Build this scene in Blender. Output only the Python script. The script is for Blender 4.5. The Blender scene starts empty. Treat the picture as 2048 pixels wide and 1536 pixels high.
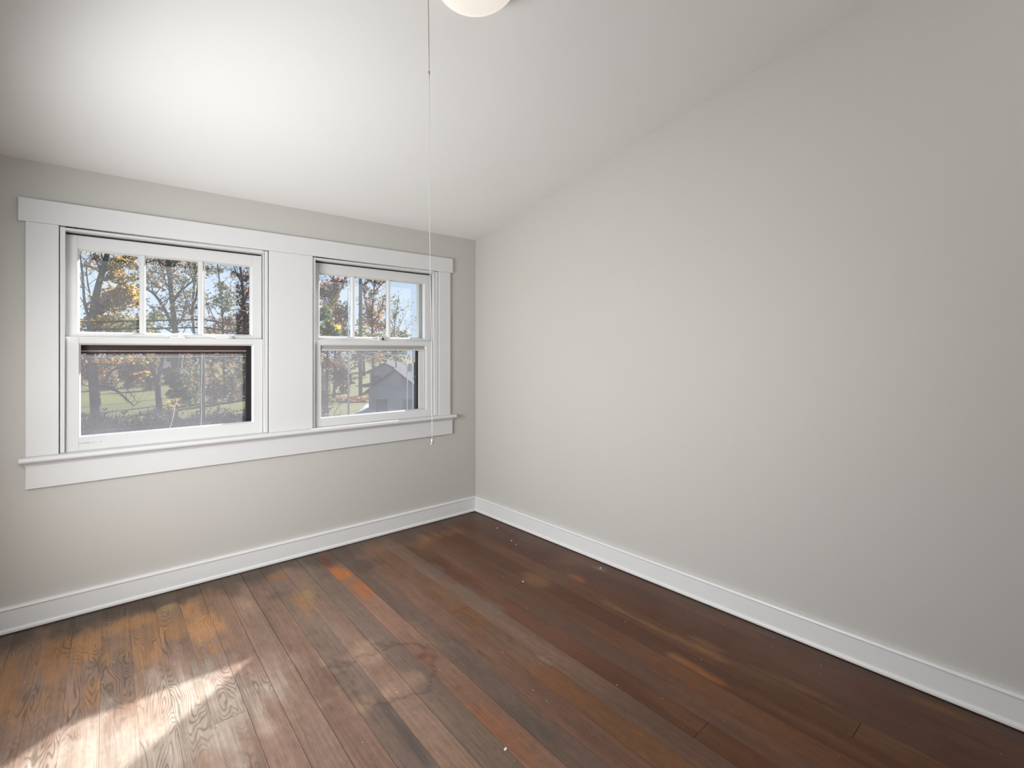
import bpy, bmesh, math, random
import numpy as np
from mathutils import Vector, Matrix

S = bpy.context.scene
COL = S.collection

# ------------------------------------------------------------------ camera
FPX, CY, YAW = 1002.44, 700.45, 0.7169
CAM = Vector((-2.4554, -3.2679, 1.3))
cam_d = bpy.data.cameras.new('camera')
cam = bpy.data.objects.new('camera', cam_d)
COL.objects.link(cam)
cam.location = CAM
cam.rotation_euler = (math.pi / 2, 0, -YAW)
cam_d.sensor_width = 36
cam_d.lens = 36 * FPX / 2048
cam_d.shift_y = -(768 - CY) / 2048
cam_d.clip_start = 0.02
cam_d.clip_end = 600
S.camera = cam
FW = Vector((math.sin(YAW), math.cos(YAW), 0))
RT = Vector((math.cos(YAW), -math.sin(YAW), 0))

# ------------------------------------------------------------------ world, sun, exposure
SUN_EL, SUN_AZ = math.radians(28.6), math.atan2(0.611, 0.792)
world = bpy.data.worlds.new('sky')
S.world = world
world.use_nodes = True
wn = world.node_tree
wn.nodes.clear()
tcw = wn.nodes.new('ShaderNodeTexCoord')
sep = wn.nodes.new('ShaderNodeSeparateXYZ')
sky = wn.nodes.new('ShaderNodeValToRGB')
for i, (p_, c_) in enumerate(((0.0, (0.74, 0.84, 0.97)), (0.10, (0.68, 0.81, 0.98)), (0.28, (0.52, 0.70, 0.96)), (1.0, (0.16, 0.34, 0.80)))):
    e_ = sky.color_ramp.elements[i] if i < 2 else sky.color_ramp.elements.new(p_)
    e_.position = p_ if i != 1 else 0.10
    e_.color = (*c_, 1)
wn.links.new(tcw.outputs['Generated'], sep.inputs[0])
wn.links.new(sep.outputs['Z'], sky.inputs[0])
bg = wn.nodes.new('ShaderNodeBackground')
bg.inputs['Strength'].default_value = 1.05
wo = wn.nodes.new('ShaderNodeOutputWorld')
wn.links.new(sky.outputs[0], bg.inputs['Color'])
wn.links.new(bg.outputs[0], wo.inputs['Surface'])

sd = bpy.data.lights.new('sun', 'SUN')
sun = bpy.data.objects.new('sun', sd)
COL.objects.link(sun)
sd.energy = 27.0
sd.angle = math.radians(0.9)
sd.color = (1.0, 0.95, 0.88)
sdir = Vector((-math.cos(SUN_EL) * math.cos(SUN_AZ), -math.cos(SUN_EL) * math.sin(SUN_AZ), -math.sin(SUN_EL)))
sun.rotation_euler = sdir.to_track_quat('-Z', 'Y').to_euler()
sun.location = (20, 15, 20)

def area(name, loc, direction, sx, sy, power, color=(1, 1, 1)):
    d = bpy.data.lights.new(name, 'AREA')
    d.shape = 'RECTANGLE'
    d.size, d.size_y, d.energy, d.color = sx, sy, power, color
    o = bpy.data.objects.new(name, d)
    COL.objects.link(o)
    o.location = loc
    o.rotation_euler = Vector(direction).to_track_quat('-Z', 'Y').to_euler()
    return o

# fill lights added to brighten the room, standing in invented wall openings
area('back_fill_light', (-1.45, -4.36, 2.68), (0, 1, -0.30), 2.4, 0.42, 14, (0.985, 0.99, 1.0))
side = area('side_fill_light', (-2.94, -1.42, 1.2), (1, 0.22, -0.17), 1.15, 1.1, 53, (0.985, 0.99, 1.0))

side.data.spread = math.radians(155)

S.view_settings.view_transform = 'Standard'
S.view_settings.look = 'None'
S.view_settings.gamma = 1
S.view_settings.use_curve_mapping = False
S.view_settings.exposure = 0.0
S.cycles.max_bounces = 10
S.cycles.diffuse_bounces = 6
S.cycles.transparent_max_bounces = 16
S.cycles.caustics_reflective = False
S.cycles.caustics_refractive = False
S.cycles.sample_clamp_indirect = 4
S.cycles.use_denoising = True

# ------------------------------------------------------------------ helpers
def tag(o, label=None, cat=None, group=None, kind=None):
    if label: o['label'] = label
    if cat: o['category'] = cat
    if group: o['group'] = group
    if kind: o['kind'] = kind
    return o

def empty(name, loc=(0, 0, 0)):
    o = bpy.data.objects.new(name, None)
    COL.objects.link(o)
    o.location = loc
    o.empty_display_size = 0.1
    return o

class MB:
    """collects geometry (world coordinates) for one mesh object"""
    def __init__(s):
        s.v, s.f, s.sm = [], [], []
    def add(s, vs, fs, smooth=False):
        b = len(s.v)
        s.v += [tuple(v) for v in vs]
        s.f += [tuple(b + i for i in f) for f in fs]
        s.sm += [smooth] * len(fs)
    def box(s, x0, x1, y0, y1, z0, z1):
        vs = [(x, y, z) for z in (z0, z1) for y in (y0, y1) for x in (x0, x1)]
        s.add(vs, [(0, 2, 3, 1), (4, 5, 7, 6), (0, 1, 5, 4), (2, 6, 7, 3), (0, 4, 6, 2), (1, 3, 7, 5)])
    def prism(s, prof, axis, a0, a1, smooth=False, m0=None, m1=None):
        """profile (p,z) swept along axis x or y from a0 to a1; m0/m1 mitre: end shifts by m*p"""
        n = len(prof)
        vs = []
        for a, m in ((a0, m0), (a1, m1)):
            for p, z in prof:
                aa = a + (m or 0) * p
                vs.append((aa, p, z) if axis == 'x' else (p, aa, z))
        fs = [(i, (i + 1) % n, n + (i + 1) % n, n + i) for i in range(n)]
        s.add(vs, fs, smooth)
        s.add(vs[:n], [tuple(range(n))])
        s.add(vs[n:], [tuple(range(n))])
    def tube(s, pts, rs, seg=8, cap=True, smooth=True):
        pts = [Vector(p) for p in pts]
        if not hasattr(rs, '__len__'): rs = [rs] * len(pts)
        rings = []
        prev = None
        for i, p in enumerate(pts):
            t = (pts[min(i + 1, len(pts) - 1)] - pts[max(i - 1, 0)]).normalized()
            ref = prev if prev is not None else (Vector((1, 0, 0)) if abs(t.x) < 0.9 else Vector((0, 1, 0)))
            u = (ref - t * ref.dot(t)).normalized()
            w = t.cross(u)
            prev = u
            rings.append([p + (u * math.cos(2 * math.pi * k / seg) + w * math.sin(2 * math.pi * k / seg)) * rs[i] for k in range(seg)])
        vs = [q for r in rings for q in r]
        fs = []
        for i in range(len(pts) - 1):
            for k in range(seg):
                k2 = (k + 1) % seg
                fs.append((i * seg + k, i * seg + k2, (i + 1) * seg + k2, (i + 1) * seg + k))
        s.add(vs, fs, smooth)
        if cap:
            s.add(rings[0], [tuple(range(seg))[::-1]])
            s.add(rings[-1], [tuple(range(seg))])
    def lathe(s, prof, seg=48, M=None):
        n = len(prof)
        vs = []
        for k in range(seg):
            a = 2 * math.pi * k / seg
            for r, z in prof:
                q = Vector((r * math.cos(a), r * math.sin(a), z))
                vs.append(M @ q if M else q)
        fs = []
        for k in range(seg):
            k2 = (k + 1) % seg
            for i in range(n - 1):
                fs.append((k * n + i, k2 * n + i, k2 * n + i + 1, k * n + i + 1))
        s.add(vs, fs, True)
    def ball(s, c, r, seg=8, rings=5, sc=(1, 1, 1)):
        vs, fs = [], []
        for i in range(rings + 1):
            th = math.pi * i / rings
            for k in range(seg):
                a = 2 * math.pi * k / seg
                vs.append((c[0] + r * sc[0] * math.sin(th) * math.cos(a), c[1] + r * sc[1] * math.sin(th) * math.sin(a), c[2] + r * sc[2] * math.cos(th)))
        for i in range(rings):
            for k in range(seg):
                k2 = (k + 1) % seg
                fs.append((i * seg + k, (i + 1) * seg + k, (i + 1) * seg + k2, i * seg + k2))
        s.add(vs, fs, True)
    def build(s, name, mat, parent=None, bevel=0.0, seg=2, recalc=True):
        me = bpy.data.meshes.new(name)
        me.from_pydata(s.v, [], s.f)
        me.polygons.foreach_set('use_smooth', s.sm)
        if recalc:
            bm = bmesh.new(); bm.from_mesh(me)
            bmesh.ops.remove_doubles(bm, verts=bm.verts, dist=1e-6)
            bmesh.ops.recalc_face_normals(bm, faces=bm.faces)
            bm.to_mesh(me); bm.free()
        me.materials.append(mat)
        o = bpy.data.objects.new(name, me)
        COL.objects.link(o)
        if parent is not None:
            o.parent = parent
            pl = Vector((0, 0, 0)); q = parent
            while q is not None:
                pl += Vector(q.location); q = q.parent
            o.location = -pl
        if bevel > 0:
            b = o.modifiers.new('bevel', 'BEVEL')
            b.width, b.segments, b.limit_method, b.angle_limit = bevel, seg, 'ANGLE', math.radians(35)
            b.harden_normals = False
        return o

def pt(px, py, D):
    """the point at pixel (px,py) of the photograph, D metres deep"""
    c = CAM + FW * D + RT * ((px - 1024) / FPX * D)
    return Vector((c.x, c.y, 1.3 - (py - CY) / FPX * D))

# ------------------------------------------------------------------ materials
def mat(name):
    m = bpy.data.materials.new(name)
    m.use_nodes = True
    nt = m.node_tree
    nt.nodes.clear()
    out = nt.nodes.new('ShaderNodeOutputMaterial')
    return m, nt, out

def N(nt, typ, **kw):
    n = nt.nodes.new(typ)
    for k, v in kw.items():
        if k in n.inputs: n.inputs[k].default_value = v
        else: setattr(n, k, v)
    return n

def painted(name, col, rough=0.5, bump=0.05, scale=60, spec=0.5, var=0.02, coat=0):
    m, nt, out = mat(name)
    b = N(nt, 'ShaderNodeBsdfPrincipled')
    b.inputs['Roughness'].default_value = rough
    b.inputs['Specular IOR Level'].default_value = spec
    tc = N(nt, 'ShaderNodeTexCoord')
    no = N(nt, 'ShaderNodeTexNoise', Scale=scale, Detail=4.0)
    n2 = N(nt, 'ShaderNodeTexNoise', Scale=1.7, Detail=3.0)
    nt.links.new(tc.outputs['Object'], no.inputs['Vector'])
    nt.links.new(tc.outputs['Object'], n2.inputs['Vector'])
    mx = N(nt, 'ShaderNodeMix', data_type='RGBA')
    mx.inputs['A'].default_value = (*[c * (1 - var) for c in col], 1)
    mx.inputs['B'].default_value = (*[min(1, c * (1 + var)) for c in col], 1)
    nt.links.new(n2.outputs['Fac'], mx.inputs['Factor'])
    nt.links.new(mx.outputs['Result'], b.inputs['Base Color'])
    bp = N(nt, 'ShaderNodeBump', Strength=bump, Distance=0.002)
    nt.links.new(no.outputs['Fac'], bp.inputs['Height'])
    nt.links.new(bp.outputs['Normal'], b.inputs['Normal'])
    nt.links.new(b.outputs[0], out.inputs['Surface'])
    return m

def plain(name, col, rough=0.6, metal=0.0, spec=0.5, var=0.12, scale=8):
    m = painted(name, col, rough, 0.1, 40, spec, var)
    b = [n for n in m.node_tree.nodes if n.type == 'BSDF_PRINCIPLED'][0]
    b.inputs['Metallic'].default_value = metal
    return m

M = {}
M['wall'] = painted('greige_wall_paint', (0.50, 0.485, 0.455), 0.55, 0.06, 90, 0.35, 0.012)
M['ceiling'] = painted('white_ceiling_paint', (0.80, 0.798, 0.785), 0.8, 0.05, 60, 0.2, 0.01)
M['trim'] = painted('white_trim_gloss', (0.63, 0.63, 0.625), 0.35, 0.05, 35, 0.5, 0.015)
M['board'] = painted('white_baseboard_gloss', (0.70, 0.70, 0.69), 0.38, 0.05, 35, 0.5, 0.015)
M['groove'] = painted('peeled_grey_paint', (0.36, 0.35, 0.33), 0.7, 0.6, 25, 0.3, 0.5)
M['dark'] = plain('dark_gap', (0.02, 0.017, 0.014), 0.9)
M['oxblood'] = plain('oxblood_storm_wood', (0.055, 0.018, 0.011), 0.5, var=0.5)
M['darkstorm'] = plain('dark_storm_metal', (0.022, 0.018, 0.021), 0.5, var=0.5)
M['chain'] = plain('nickel_chain', (0.42, 0.40, 0.36), 0.3, 1.0)
M['cord'] = plain('white_cord', (0.62, 0.615, 0.595), 0.9, spec=.2)
M['brass'] = plain('painted_latch', (0.70, 0.70, 0.68), 0.4)
M['black'] = plain('black_knob', (0.02, 0.02, 0.02), 0.4)
M['ext'] = plain('exterior_siding', (0.5, 0.48, 0.45), 0.8)

# glass: clear panes for the upper sashes, dusty ones below
def glass(name, tint, dust, dcol, scratch=0.0):
    m, nt, out = mat(name)
    tr = N(nt, 'ShaderNodeBsdfTransparent'); tr.inputs['Color'].default_value = (*tint, 1)
    gl = N(nt, 'ShaderNodeBsdfGlossy'); gl.inputs['Roughness'].default_value = 0.02
    lw = N(nt, 'ShaderNodeLayerWeight'); lw.inputs['Blend'].default_value = 0.5
    p5 = N(nt, 'ShaderNodeMath', operation='POWER'); p5.inputs[1].default_value = 5.0
    fr = N(nt, 'ShaderNodeMath', operation='MULTIPLY_ADD'); fr.inputs[1].default_value = 0.9; fr.inputs[2].default_value = 0.025
    nt.links.new(lw.outputs['Facing'], p5.inputs[0]); nt.links.new(p5.outputs[0], fr.inputs[0])
    mx = N(nt, 'ShaderNodeMixShader')
    nt.links.new(fr.outputs[0], mx.inputs[0]); nt.links.new(tr.outputs[0], mx.inputs[1]); nt.links.new(gl.outputs[0], mx.inputs[2])
    last = mx
    if dust > 0:
        tc = N(nt, 'ShaderNodeTexCoord')
        no = N(nt, 'ShaderNodeTexNoise', Scale=3.0, Detail=6.0, Roughness=0.6)
        sp = N(nt, 'ShaderNodeTexNoise', Scale=110.0, Detail=2.0)
        nt.links.new(tc.outputs['Object'], no.inputs['Vector']); nt.links.new(tc.outputs['Object'], sp.inputs['Vector'])
        ml = N(nt, 'ShaderNodeMapRange'); ml.inputs['From Min'].default_value = 0.3; ml.inputs['From Max'].default_value = 0.7
        ml.inputs['To Min'].default_value = dust * 0.7; ml.inputs['To Max'].default_value = dust * 1.3
        nt.links.new(no.outputs['Fac'], ml.inputs['Value'])
        ms = N(nt, 'ShaderNodeMapRange'); ms.inputs['From Min'].default_value = 0.68; ms.inputs['From Max'].default_value = 0.8
        ms.inputs['To Min'].default_value = 0.0; ms.inputs['To Max'].default_value = scratch
        nt.links.new(sp.outputs['Fac'], ms.inputs['Value'])
        ad = N(nt, 'ShaderNodeMath', operation='ADD', use_clamp=True)
        nt.links.new(ml.outputs[0], ad.inputs[0]); nt.links.new(ms.outputs[0], ad.inputs[1])
        tl = N(nt, 'ShaderNodeBsdfTranslucent'); tl.inputs['Color'].default_value = (*dcol, 1)
        df = N(nt, 'ShaderNodeBsdfDiffuse'); df.inputs['Color'].default_value = (*dcol, 1)
        md = N(nt, 'ShaderNodeMixShader'); md.inputs[0].default_value = 0.4
        nt.links.new(tl.outputs[0], md.inputs[1]); nt.links.new(df.outputs[0], md.inputs[2])
        m2 = N(nt, 'ShaderNodeMixShader')
        nt.links.new(ad.outputs[0], m2.inputs[0]); nt.links.new(mx.outputs[0], m2.inputs[1]); nt.links.new(md.outputs[0], m2.inputs[2])
        last = m2
    nt.links.new(last.outputs[0], out.inputs['Surface'])
    return m
M['glass'] = glass('clear_window_glass', (0.95, 0.97, 0.98), 0.05, (0.5, 0.52, 0.55), 0.2)
M['clean'] = glass('clean_window_glass', (0.96, 0.97, 0.98), 0, (0.5, 0.5, 0.5))
M['dust'] = glass('dusty_storm_pane', (0.93, 0.94, 0.97), 0.20, (0.27, 0.265, 0.28), 0.22)

# ------------------------------------------------------------------ room shell
RW, RL = 2.9, 4.3          # room width (x -RW..0), length (y -RL..0)
ZC, SLOPE = 2.1938, 0.1966
zceil = lambda y: ZC - SLOPE * y
T = 0.16
# window openings in the front wall
W1 = (-2.514, -1.571)
W2 = (-1.311, -0.362)
ZO0, ZO1 = 0.775, 1.902

wf = MB()
for x0, x1, z0, z1 in ((-RW - T, W1[0], -0.3, ZC + 0.02), (W1[1], W2[0], -0.3, ZC + 0.02), (W2[1], T, -0.3, ZC + 0.02),
                       (W1[0], W1[1], -0.3, ZO0), (W2[0], W2[1], -0.3, ZO0), (W1[0], W1[1], ZO1, ZC + 0.02), (W2[0], W2[1], ZO1, ZC + 0.02)):
    wf.box(x0, x1, 0, T, z0, z1)
tag(wf.build('wall_front', M['wall']), 'greige painted wall holding the two white double-hung windows', 'wall', kind='structure')

def sloped_wall(x0, x1, hole=None):
    b = MB()
    def seg(y0, y1, z0=-0.3, z1=None):
        za, zb = (zceil(y0) + 0.02, zceil(y1) + 0.02) if z1 is None else (z1, z1)
        vs = [(x0, y0, z0), (x1, y0, z0), (x1, y1, z0), (x0, y1, z0), (x0, y0, za), (x1, y0, za), (x1, y1, zb), (x0, y1, zb)]
        b.add(vs, [(0, 1, 2, 3), (4, 5, 6, 7), (0, 1, 5, 4), (1, 2, 6, 5), (2, 3, 7, 6), (3, 0, 4, 7)])
    if hole is None:
        seg(-RL, 0)
    else:
        y0, y1, za, zb = hole
        seg(-RL, y0); seg(y1, 0); seg(y0, y1, -0.3, za); seg(y0, y1, zb, None)
    return b
tag(sloped_wall(0, T).build('wall_right', M['wall']), 'long blank greige wall on the right under the sloping ceiling', 'wall', kind='structure')
HL = (-2.05, -0.85, 0.62, 1.80)  # opening added to let the side fill light in
b = MB()
def seg(b, x0, x1, y0, y1, z0, za, zb):
    vs = [(x0, y0, z0), (x1, y0, z0), (x1, y1, z0), (x0, y1, z0), (x0, y0, za), (x1, y0, za), (x1, y1, zb), (x0, y1, zb)]
    b.add(vs, [(0, 1, 2, 3), (4, 5, 6, 7), (0, 1, 5, 4), (1, 2, 6, 5), (2, 3, 7, 6), (3, 0, 4, 7)])
X0, X1 = -RW - T, -RW
seg(b, X0, X1, -RL, HL[0], -0.3, zceil(-RL) + .02, zceil(HL[0]) + .02)
seg(b, X0, X1, HL[1], 0, -0.3, zceil(HL[1]) + .02, zceil(0) + .02)
seg(b, X0, X1, HL[0], HL[1], -0.3, HL[2], HL[2])
seg(b, X0, X1, HL[0], HL[1], HL[3], zceil(HL[0]) + .02, zceil(HL[1]) + .02)
tag(b.build('wall_left', M['wall']), 'greige side wall beyond the left edge with an opening added for a fill light', 'wall', kind='structure')
b = MB()
zt = zceil(-RL) + 0.05
b.box(-RW - T, -2.7, -RL - T, -RL, -0.3, zt); b.box(-0.2, T, -RL - T, -RL, -0.3, zt); b.box(-2.7, -0.2, -RL - T, -RL, -0.3, 2.44); b.box(-2.7, -0.2, -RL - T, -RL, 2.92, zt)  # high slot added for the back fill light
tag(b.build('wall_back', M['wall']), 'greige wall behind the camera with a high slot added for a fill light', 'wall', kind='structure')
b = MB()
y0, y1 = -RL - T, T
vs = [(-RW - T, y0, zceil(y0)), (T, y0, zceil(y0)), (T, 0, ZC), (-RW - T, 0, ZC), (-RW - T, y0, zceil(y0) + .1), (T, y0, zceil(y0) + .1), (T, 0, ZC + .1), (-RW - T, 0, ZC + .1)]
b.add(vs, [(0, 1, 2, 3), (4, 5, 6, 7), (0, 1, 5, 4), (1, 2, 6, 5), (2, 3, 7, 6), (3, 0, 4, 7)])
b.box(-RW - T, T, 0, T, ZC + 0.02, ZC + 0.1)
tag(b.build('ceiling', M['ceiling']), 'smooth white ceiling sloping down to the window wall', 'ceiling', kind='structure')

# baseboards: board with bead on top and a small shoe at the foot
BH = 0.1204
def bb_prof(s=1):
    p = [(0, 0.004), (0.027, 0.004), (0.0275, 0.012), (0.025, 0.019), (0.0205, 0.022), (0.020, 0.024), (0.020, 0.105), (0.0235, 0.1075), (0.0245, 0.112), (0.0225, 0.117), (0.017, BH), (0, BH)]
    return [(-q[0] * s, q[1]) for q in p]
b = MB(); b.prism(bb_prof(), 'x', -RW, 0, m0=-1, m1=1)
tag(b.build('baseboard_front', M['board']), 'white baseboard with bead and shoe under the windows', 'baseboard', kind='structure')
b = MB(); b.prism(bb_prof(), 'y', -RL, 0, m0=-1, m1=1)
tag(b.build('baseboard_right', M['board']), 'white baseboard along the long blank right wall', 'baseboard', kind='structure')
b = MB(); b.prism([(-RW - q[0], q[1]) for q in bb_prof()], 'y', -RL, -0.028)
tag(b.build('baseboard_left', M['board']), 'white baseboard along the left side wall', 'baseboard', kind='structure')
# ------------------------------------------------------------------ window trim
CF = -0.020
def trim(name, b, label, bevel=0.0015):
    return tag(b.build(name, M['trim'], None, bevel), label, 'window trim', kind='structure')
b = MB(); b.box(-2.6546, -0.2372, CF - 0.003, 0, 1.902, 2.011)
trim('trim_1', b, 'wide white header board across the top of both windows')
for i, (x0, x1, w) in enumerate(((-2.630, -2.5145, 'white casing board left of the left window'), (-1.5705, -1.3115, 'broad white casing board between the two windows'), (-0.3615, -0.2582, 'narrow white casing board right of the right window'))):
    b = MB(); b.box(x0, x1, CF, 0, 0.802, 1.9017)
    trim('trim_%d' % (i + 2), b, w)
# stool with a rounded nose
b = MB()
prof = [(0.016, 0.7745), (-0.046, 0.7745)] + [(-0.046 - 0.014 * math.cos(t), 0.7885 + 0.014 * math.sin(t)) for t in np.linspace(-1.4, 1.4, 9)] + [(-0.046, 0.8025), (0.016, 0.8025)]
# horns beyond the openings stop at the wall face: three pieces in one board
def stool_piece(x0, x1, yin):
    b.prism([(yin if p > 0 else p, z) for p, z in prof], 'x', x0, x1)
stool_piece(-2.6514, W1[0], -0.0002); stool_piece(W1[0], W1[1], 0.0115); stool_piece(W1[1], W2[0], -0.0002); stool_piece(W2[0], W2[1], 0.0115); stool_piece(W2[1], -0.2249, -0.0002)
trim('trim_5', b, 'white window stool with rounded nose running under both windows', 0)
b = MB()
b.box(-2.6300, -0.2395, CF, 0, 0.650, 0.757)
cove = [(0, 0.757), (-0.021, 0.757), (-0.024, 0.760), (-0.026, 0.765), (-0.032, 0.770), (-0.036, 0.7743), (0, 0.7743)]
b.prism(cove, 'x', -2.637, -0.2335)
trim('trim_6', b, 'white apron board with cove moulding below the window stool', 0.001)

# ------------------------------------------------------------------ the two double-hung windows
def ring(b, x0, x1, z0, z1, wl, wr, wb, wt, y0, y1):
    """rectangular frame of four boards; stiles run through"""
    b.box(x0, x0 + wl, y0, y1, z0, z1); b.box(x1 - wr, x1, y0, y1, z0, z1)
    b.box(x0 + wl, x1 - wr, y0 + .0004, y1, z0, z0 + wb); b.box(x0 + wl, x1 - wr, y0 + .0004, y1, z1 - wt, z1)
def bevel_ring(b, x0, x1, z0, z1, w, y0, y1):
    """sloping bead inside an opening: from the face edge (y0) inwards by w at depth y1"""
    o = [(x0, y0, z0), (x1, y0, z0), (x1, y0, z1), (x0, y0, z1)]
    i = [(x0 + w, y1, z0 + w), (x1 - w, y1, z0 + w), (x1 - w, y1, z1 - w), (x0 + w, y1, z1 - w)]
    k = [(x, y1 + 0.008, z) for x, y, z in i]
    q = [(x, y1 + 0.008, z) for x, y, z in o]
    vs = o + i + k + q
    fs = []
    for a in range(4):
        c = (a + 1) % 4
        fs += [(a, c, 4 + c, 4 + a), (4 + a, 4 + c, 8 + c, 8 + a), (8 + a, 8 + c, 12 + c, 12 + a), (12 + a, 12 + c, c, a)]
    b.add(vs, fs)

def make_window(name, xo0, xo1, label, second):
    w = empty(name, (0.5 * (xo0 + xo1), 0.05, 0.80))
    tag(w, label, 'window', kind='structure')
    xs0, xs1 = xo0 + 0.0215, xo1 - 0.028          # sash edges
    if second: xs0, xs1 = xo0 + 0.018, xo1 - 0.035
    # jamb liner
    b = MB()
    b.box(xo0 + 0.0005, xo0 + 0.016, 0.013, 0.145, ZO0, ZO1 - 0.0005); b.box(xo1 - 0.019, xo1 - 0.0005, 0.013, 0.145, ZO0, ZO1 - 0.0005)
    b.box(xo0 + 0.016, xo1 - 0.019, 0.013, 0.145, ZO1 - 0.0185, ZO1 - 0.0005)
    b.box(xo0 + 0.016, xo1 - 0.019, 0.013, 0.190, ZO0, 0.784)
    b.build('window_frame', M['trim'], w, 0.001)
    # inner stops, with a thin dark gap between stop and casing
    b = MB()
    b.box(xo0 + 0.003, xs0 - 0.001, -0.010, 0.0118, 0.803, ZO1 - 0.004)
    b.box(xs1 + 0.001, xo1 - 0.004, -0.010, 0.0118, 0.803, ZO1 - 0.004)
    b.box(xs0 - 0.001, xs1 + 0.001, -0.010, 0.0118, 1.8835, ZO1 - 0.004)
    b.build('stop_bead', M['trim'], w, 0.0025)
    # upper sash, further out
    gx0, gx1 = xs0 + 0.046, xs1 - 0.048
    b = MB(); ring(b, xs0 + 0.002, xs1 - 0.002 + 0.006, 1.345, 1.879, 0.044, 0.052, 0.040, 0.069, 0.050, 0.084)
    bevel_ring(b, gx0, gx1, 1.385, 1.810, 0.009, 0.0505, 0.066)
    us = b.build('upper_sash', M['trim'], w, 0.001)
    b = MB(); b.box(xs0 + 0.003, xs1 - 0.003, 0.0475, 0.0492, 1.8745, 1.8802); b.build('gap_shade_strip', M['dark'], us)  # dark strip painted in for the shade of the gap above the sash
    mw = 0.027
    c1 = -2.182 if not second else -1.010
    c2 = -1.913 if not second else -0.7405
    for c in (c1, c2):
        b = MB()
        pr = [(c - mw / 2 + .006, 0.0515), (c + mw / 2 - .006, 0.0515), (c + mw / 2, 0.066), (c + mw / 2, 0.080), (c - mw / 2, 0.080), (c - mw / 2, 0.066)]
        vs = [(x, y, z) for z in (1.388, 1.807) for x, y in pr]
        b.add(vs, [(i, (i + 1) % 6, 6 + (i + 1) % 6, 6 + i) for i in range(6)] + [tuple(range(6)), tuple(range(6, 12))])
        b.build('muntin', M['trim'], us, 0.0008)
    edges = [gx0, c1, c2, gx1]
    for k in range(3):
        b = MB(); b.box(edges[k] + 0.004, edges[k + 1] - 0.004, 0.0685, 0.0715, 1.382, 1.812)
        b.build('pane', M['glass'], us)
    # lower sash, nearer the room
    lx0, lx1 = xs0 + 0.051, xs1 - 0.050
    ztop, zrail, zbot = 1.366, 1.3345, 0.866
    if second: lx0, lx1, zbot = xs0 + 0.043, xs1 - 0.056, 0.853
    b = MB(); ring(b, xs0, xs1, 0.7865, ztop, lx0 - xs0, xs1 - lx1, zbot - 0.7865, ztop - zrail, 0.0125, 0.047)
    bevel_ring(b, lx0, lx1, zbot, zrail, 0.008, 0.013, 0.026)
    ls = b.build('lower_sash', M['trim'], w, 0.0012)
    b = MB(); b.box(lx0 + 0.004, lx1 - 0.004, 0.0325, 0.0355, zbot + 0.003, zrail - 0.003)
    b.build('pane', M['clean'], ls)
    if second:
        b = MB()      # peeled putty groove and the extra inner stop along the top and right
        b.box(lx0 + 0.009, lx1 - 0.009, 0.027, 0.032, 1.3065, zrail - 0.009)
        b.build('putty_strip', M['groove'], ls)
        b = MB()
        b.box(lx0 + 0.009, lx1 - 0.009, 0.0175, 0.0318, 1.2965, 1.3062)
        b.box(lx1 - 0.026, lx1 - 0.009, 0.0195, 0.0318, zbot + 0.009, 1.2964)
        b.box(lx1 - 0.062, lx1 - 0.026, 0.0265, 0.0318, zbot + 0.009, 1.2964)
        b.build('glazing_bar', M['trim'], ls, 0.002)
    if not second:
        b = MB()      # hairline splits in the paint of the bottom rail
        for a0, a1, zz in ((-2.443, -2.432, 0.8375), (-2.428, -2.398, 0.8372), (-2.388, -2.380, 0.8374), (-2.36, -2.354, 0.837)):
            b.box(a0, a1, 0.0118, 0.0135, zz, zz + 0.0012)
        b.build('paint_split', M['dark'], ls)
    # sash locks on the meeting rail
    for kx in ((-2.030, -1.810) if not second else (-0.850,)):
        b = MB()
        z = ztop
        b.box(kx - 0.036, kx + 0.036, 0.018, 0.044, z + .0002, z + 0.009)
        if kx != -1.810:
            b.tube([(kx + 0.016, 0.03, z + 0.006), (kx + 0.016, 0.03, z + 0.030)], [0.014, 0.011], 14)
            b.tube([(kx + 0.016, 0.03, z + 0.022), (kx - 0.045, 0.024, z + 0.017)], [0.009, 0.006], 10)
        else:
            b.tube([(kx - 0.045, 0.03, z + 0.004), (kx - 0.022, 0.03, z + 0.019), (kx + 0.022, 0.03, z + 0.021), (kx + 0.05, 0.03, z + 0.004)], 0.007, 10)
        lk = b.build('sash_lock', M['brass'], ls, 0.001)
    if second:
        b = MB(); b.ball((-0.806, 0.024, ztop + 0.016), 0.010, 12, 8)
        b.build('lock_knob', M['black'], ls)
    # storm window outside
    sx0, sx1 = (xs0 + 0.044, xs1 - 0.068) if not second else (xs0 + 0.05, xs1 - 0.083)
    b = MB()
    ring(b, xo0 + 0.0165, xo1 - 0.0195, 0.785, 1.372, sx0 - xo0 - 0.0165, xo1 - 0.0195 - sx1, 0.045, 0.03, 0.112, 0.136)
    st = b.build('storm_window', M['darkstorm'], w)
    b = MB(); u1 = xs1 - 0.045 if not second else xs1 - 0.072
    ring(b, xo0 + 0.0165, xo1 - 0.0195, 1.3725, ZO1 - 0.019, sx0 - xo0 - 0.0165, xo1 - 0.0195 - u1, 0.015, 0.062, 0.100, 0.1365)
    b.build('upper_storm_frame', M['trim'], st)
    b = MB()
    if not second:
        b.box(sx0, sx1, 0.1135, 0.131, 1.3395, 1.372)
        b.box(sx0, sx1, 0.106, 0.131, 1.298, 1.3390)
        b.box(sx0, sx1, 0.1135, 0.131, 1.283, 1.2935)
    else:
        b.box(sx0, sx1, 0.1135, 0.131, 1.300, 1.366)
    b.build('storm_rail', M['oxblood'], st, 0.002)
    if not second:
        b = MB(); b.box(sx0, sx1, 0.1085, 0.1125, 1.2938, 1.2976); b.box(sx0, sx1, 0.1125, 0.1135, 1.262, 1.2640)
        b.build('pale_strip', M['trim'], st)
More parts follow.
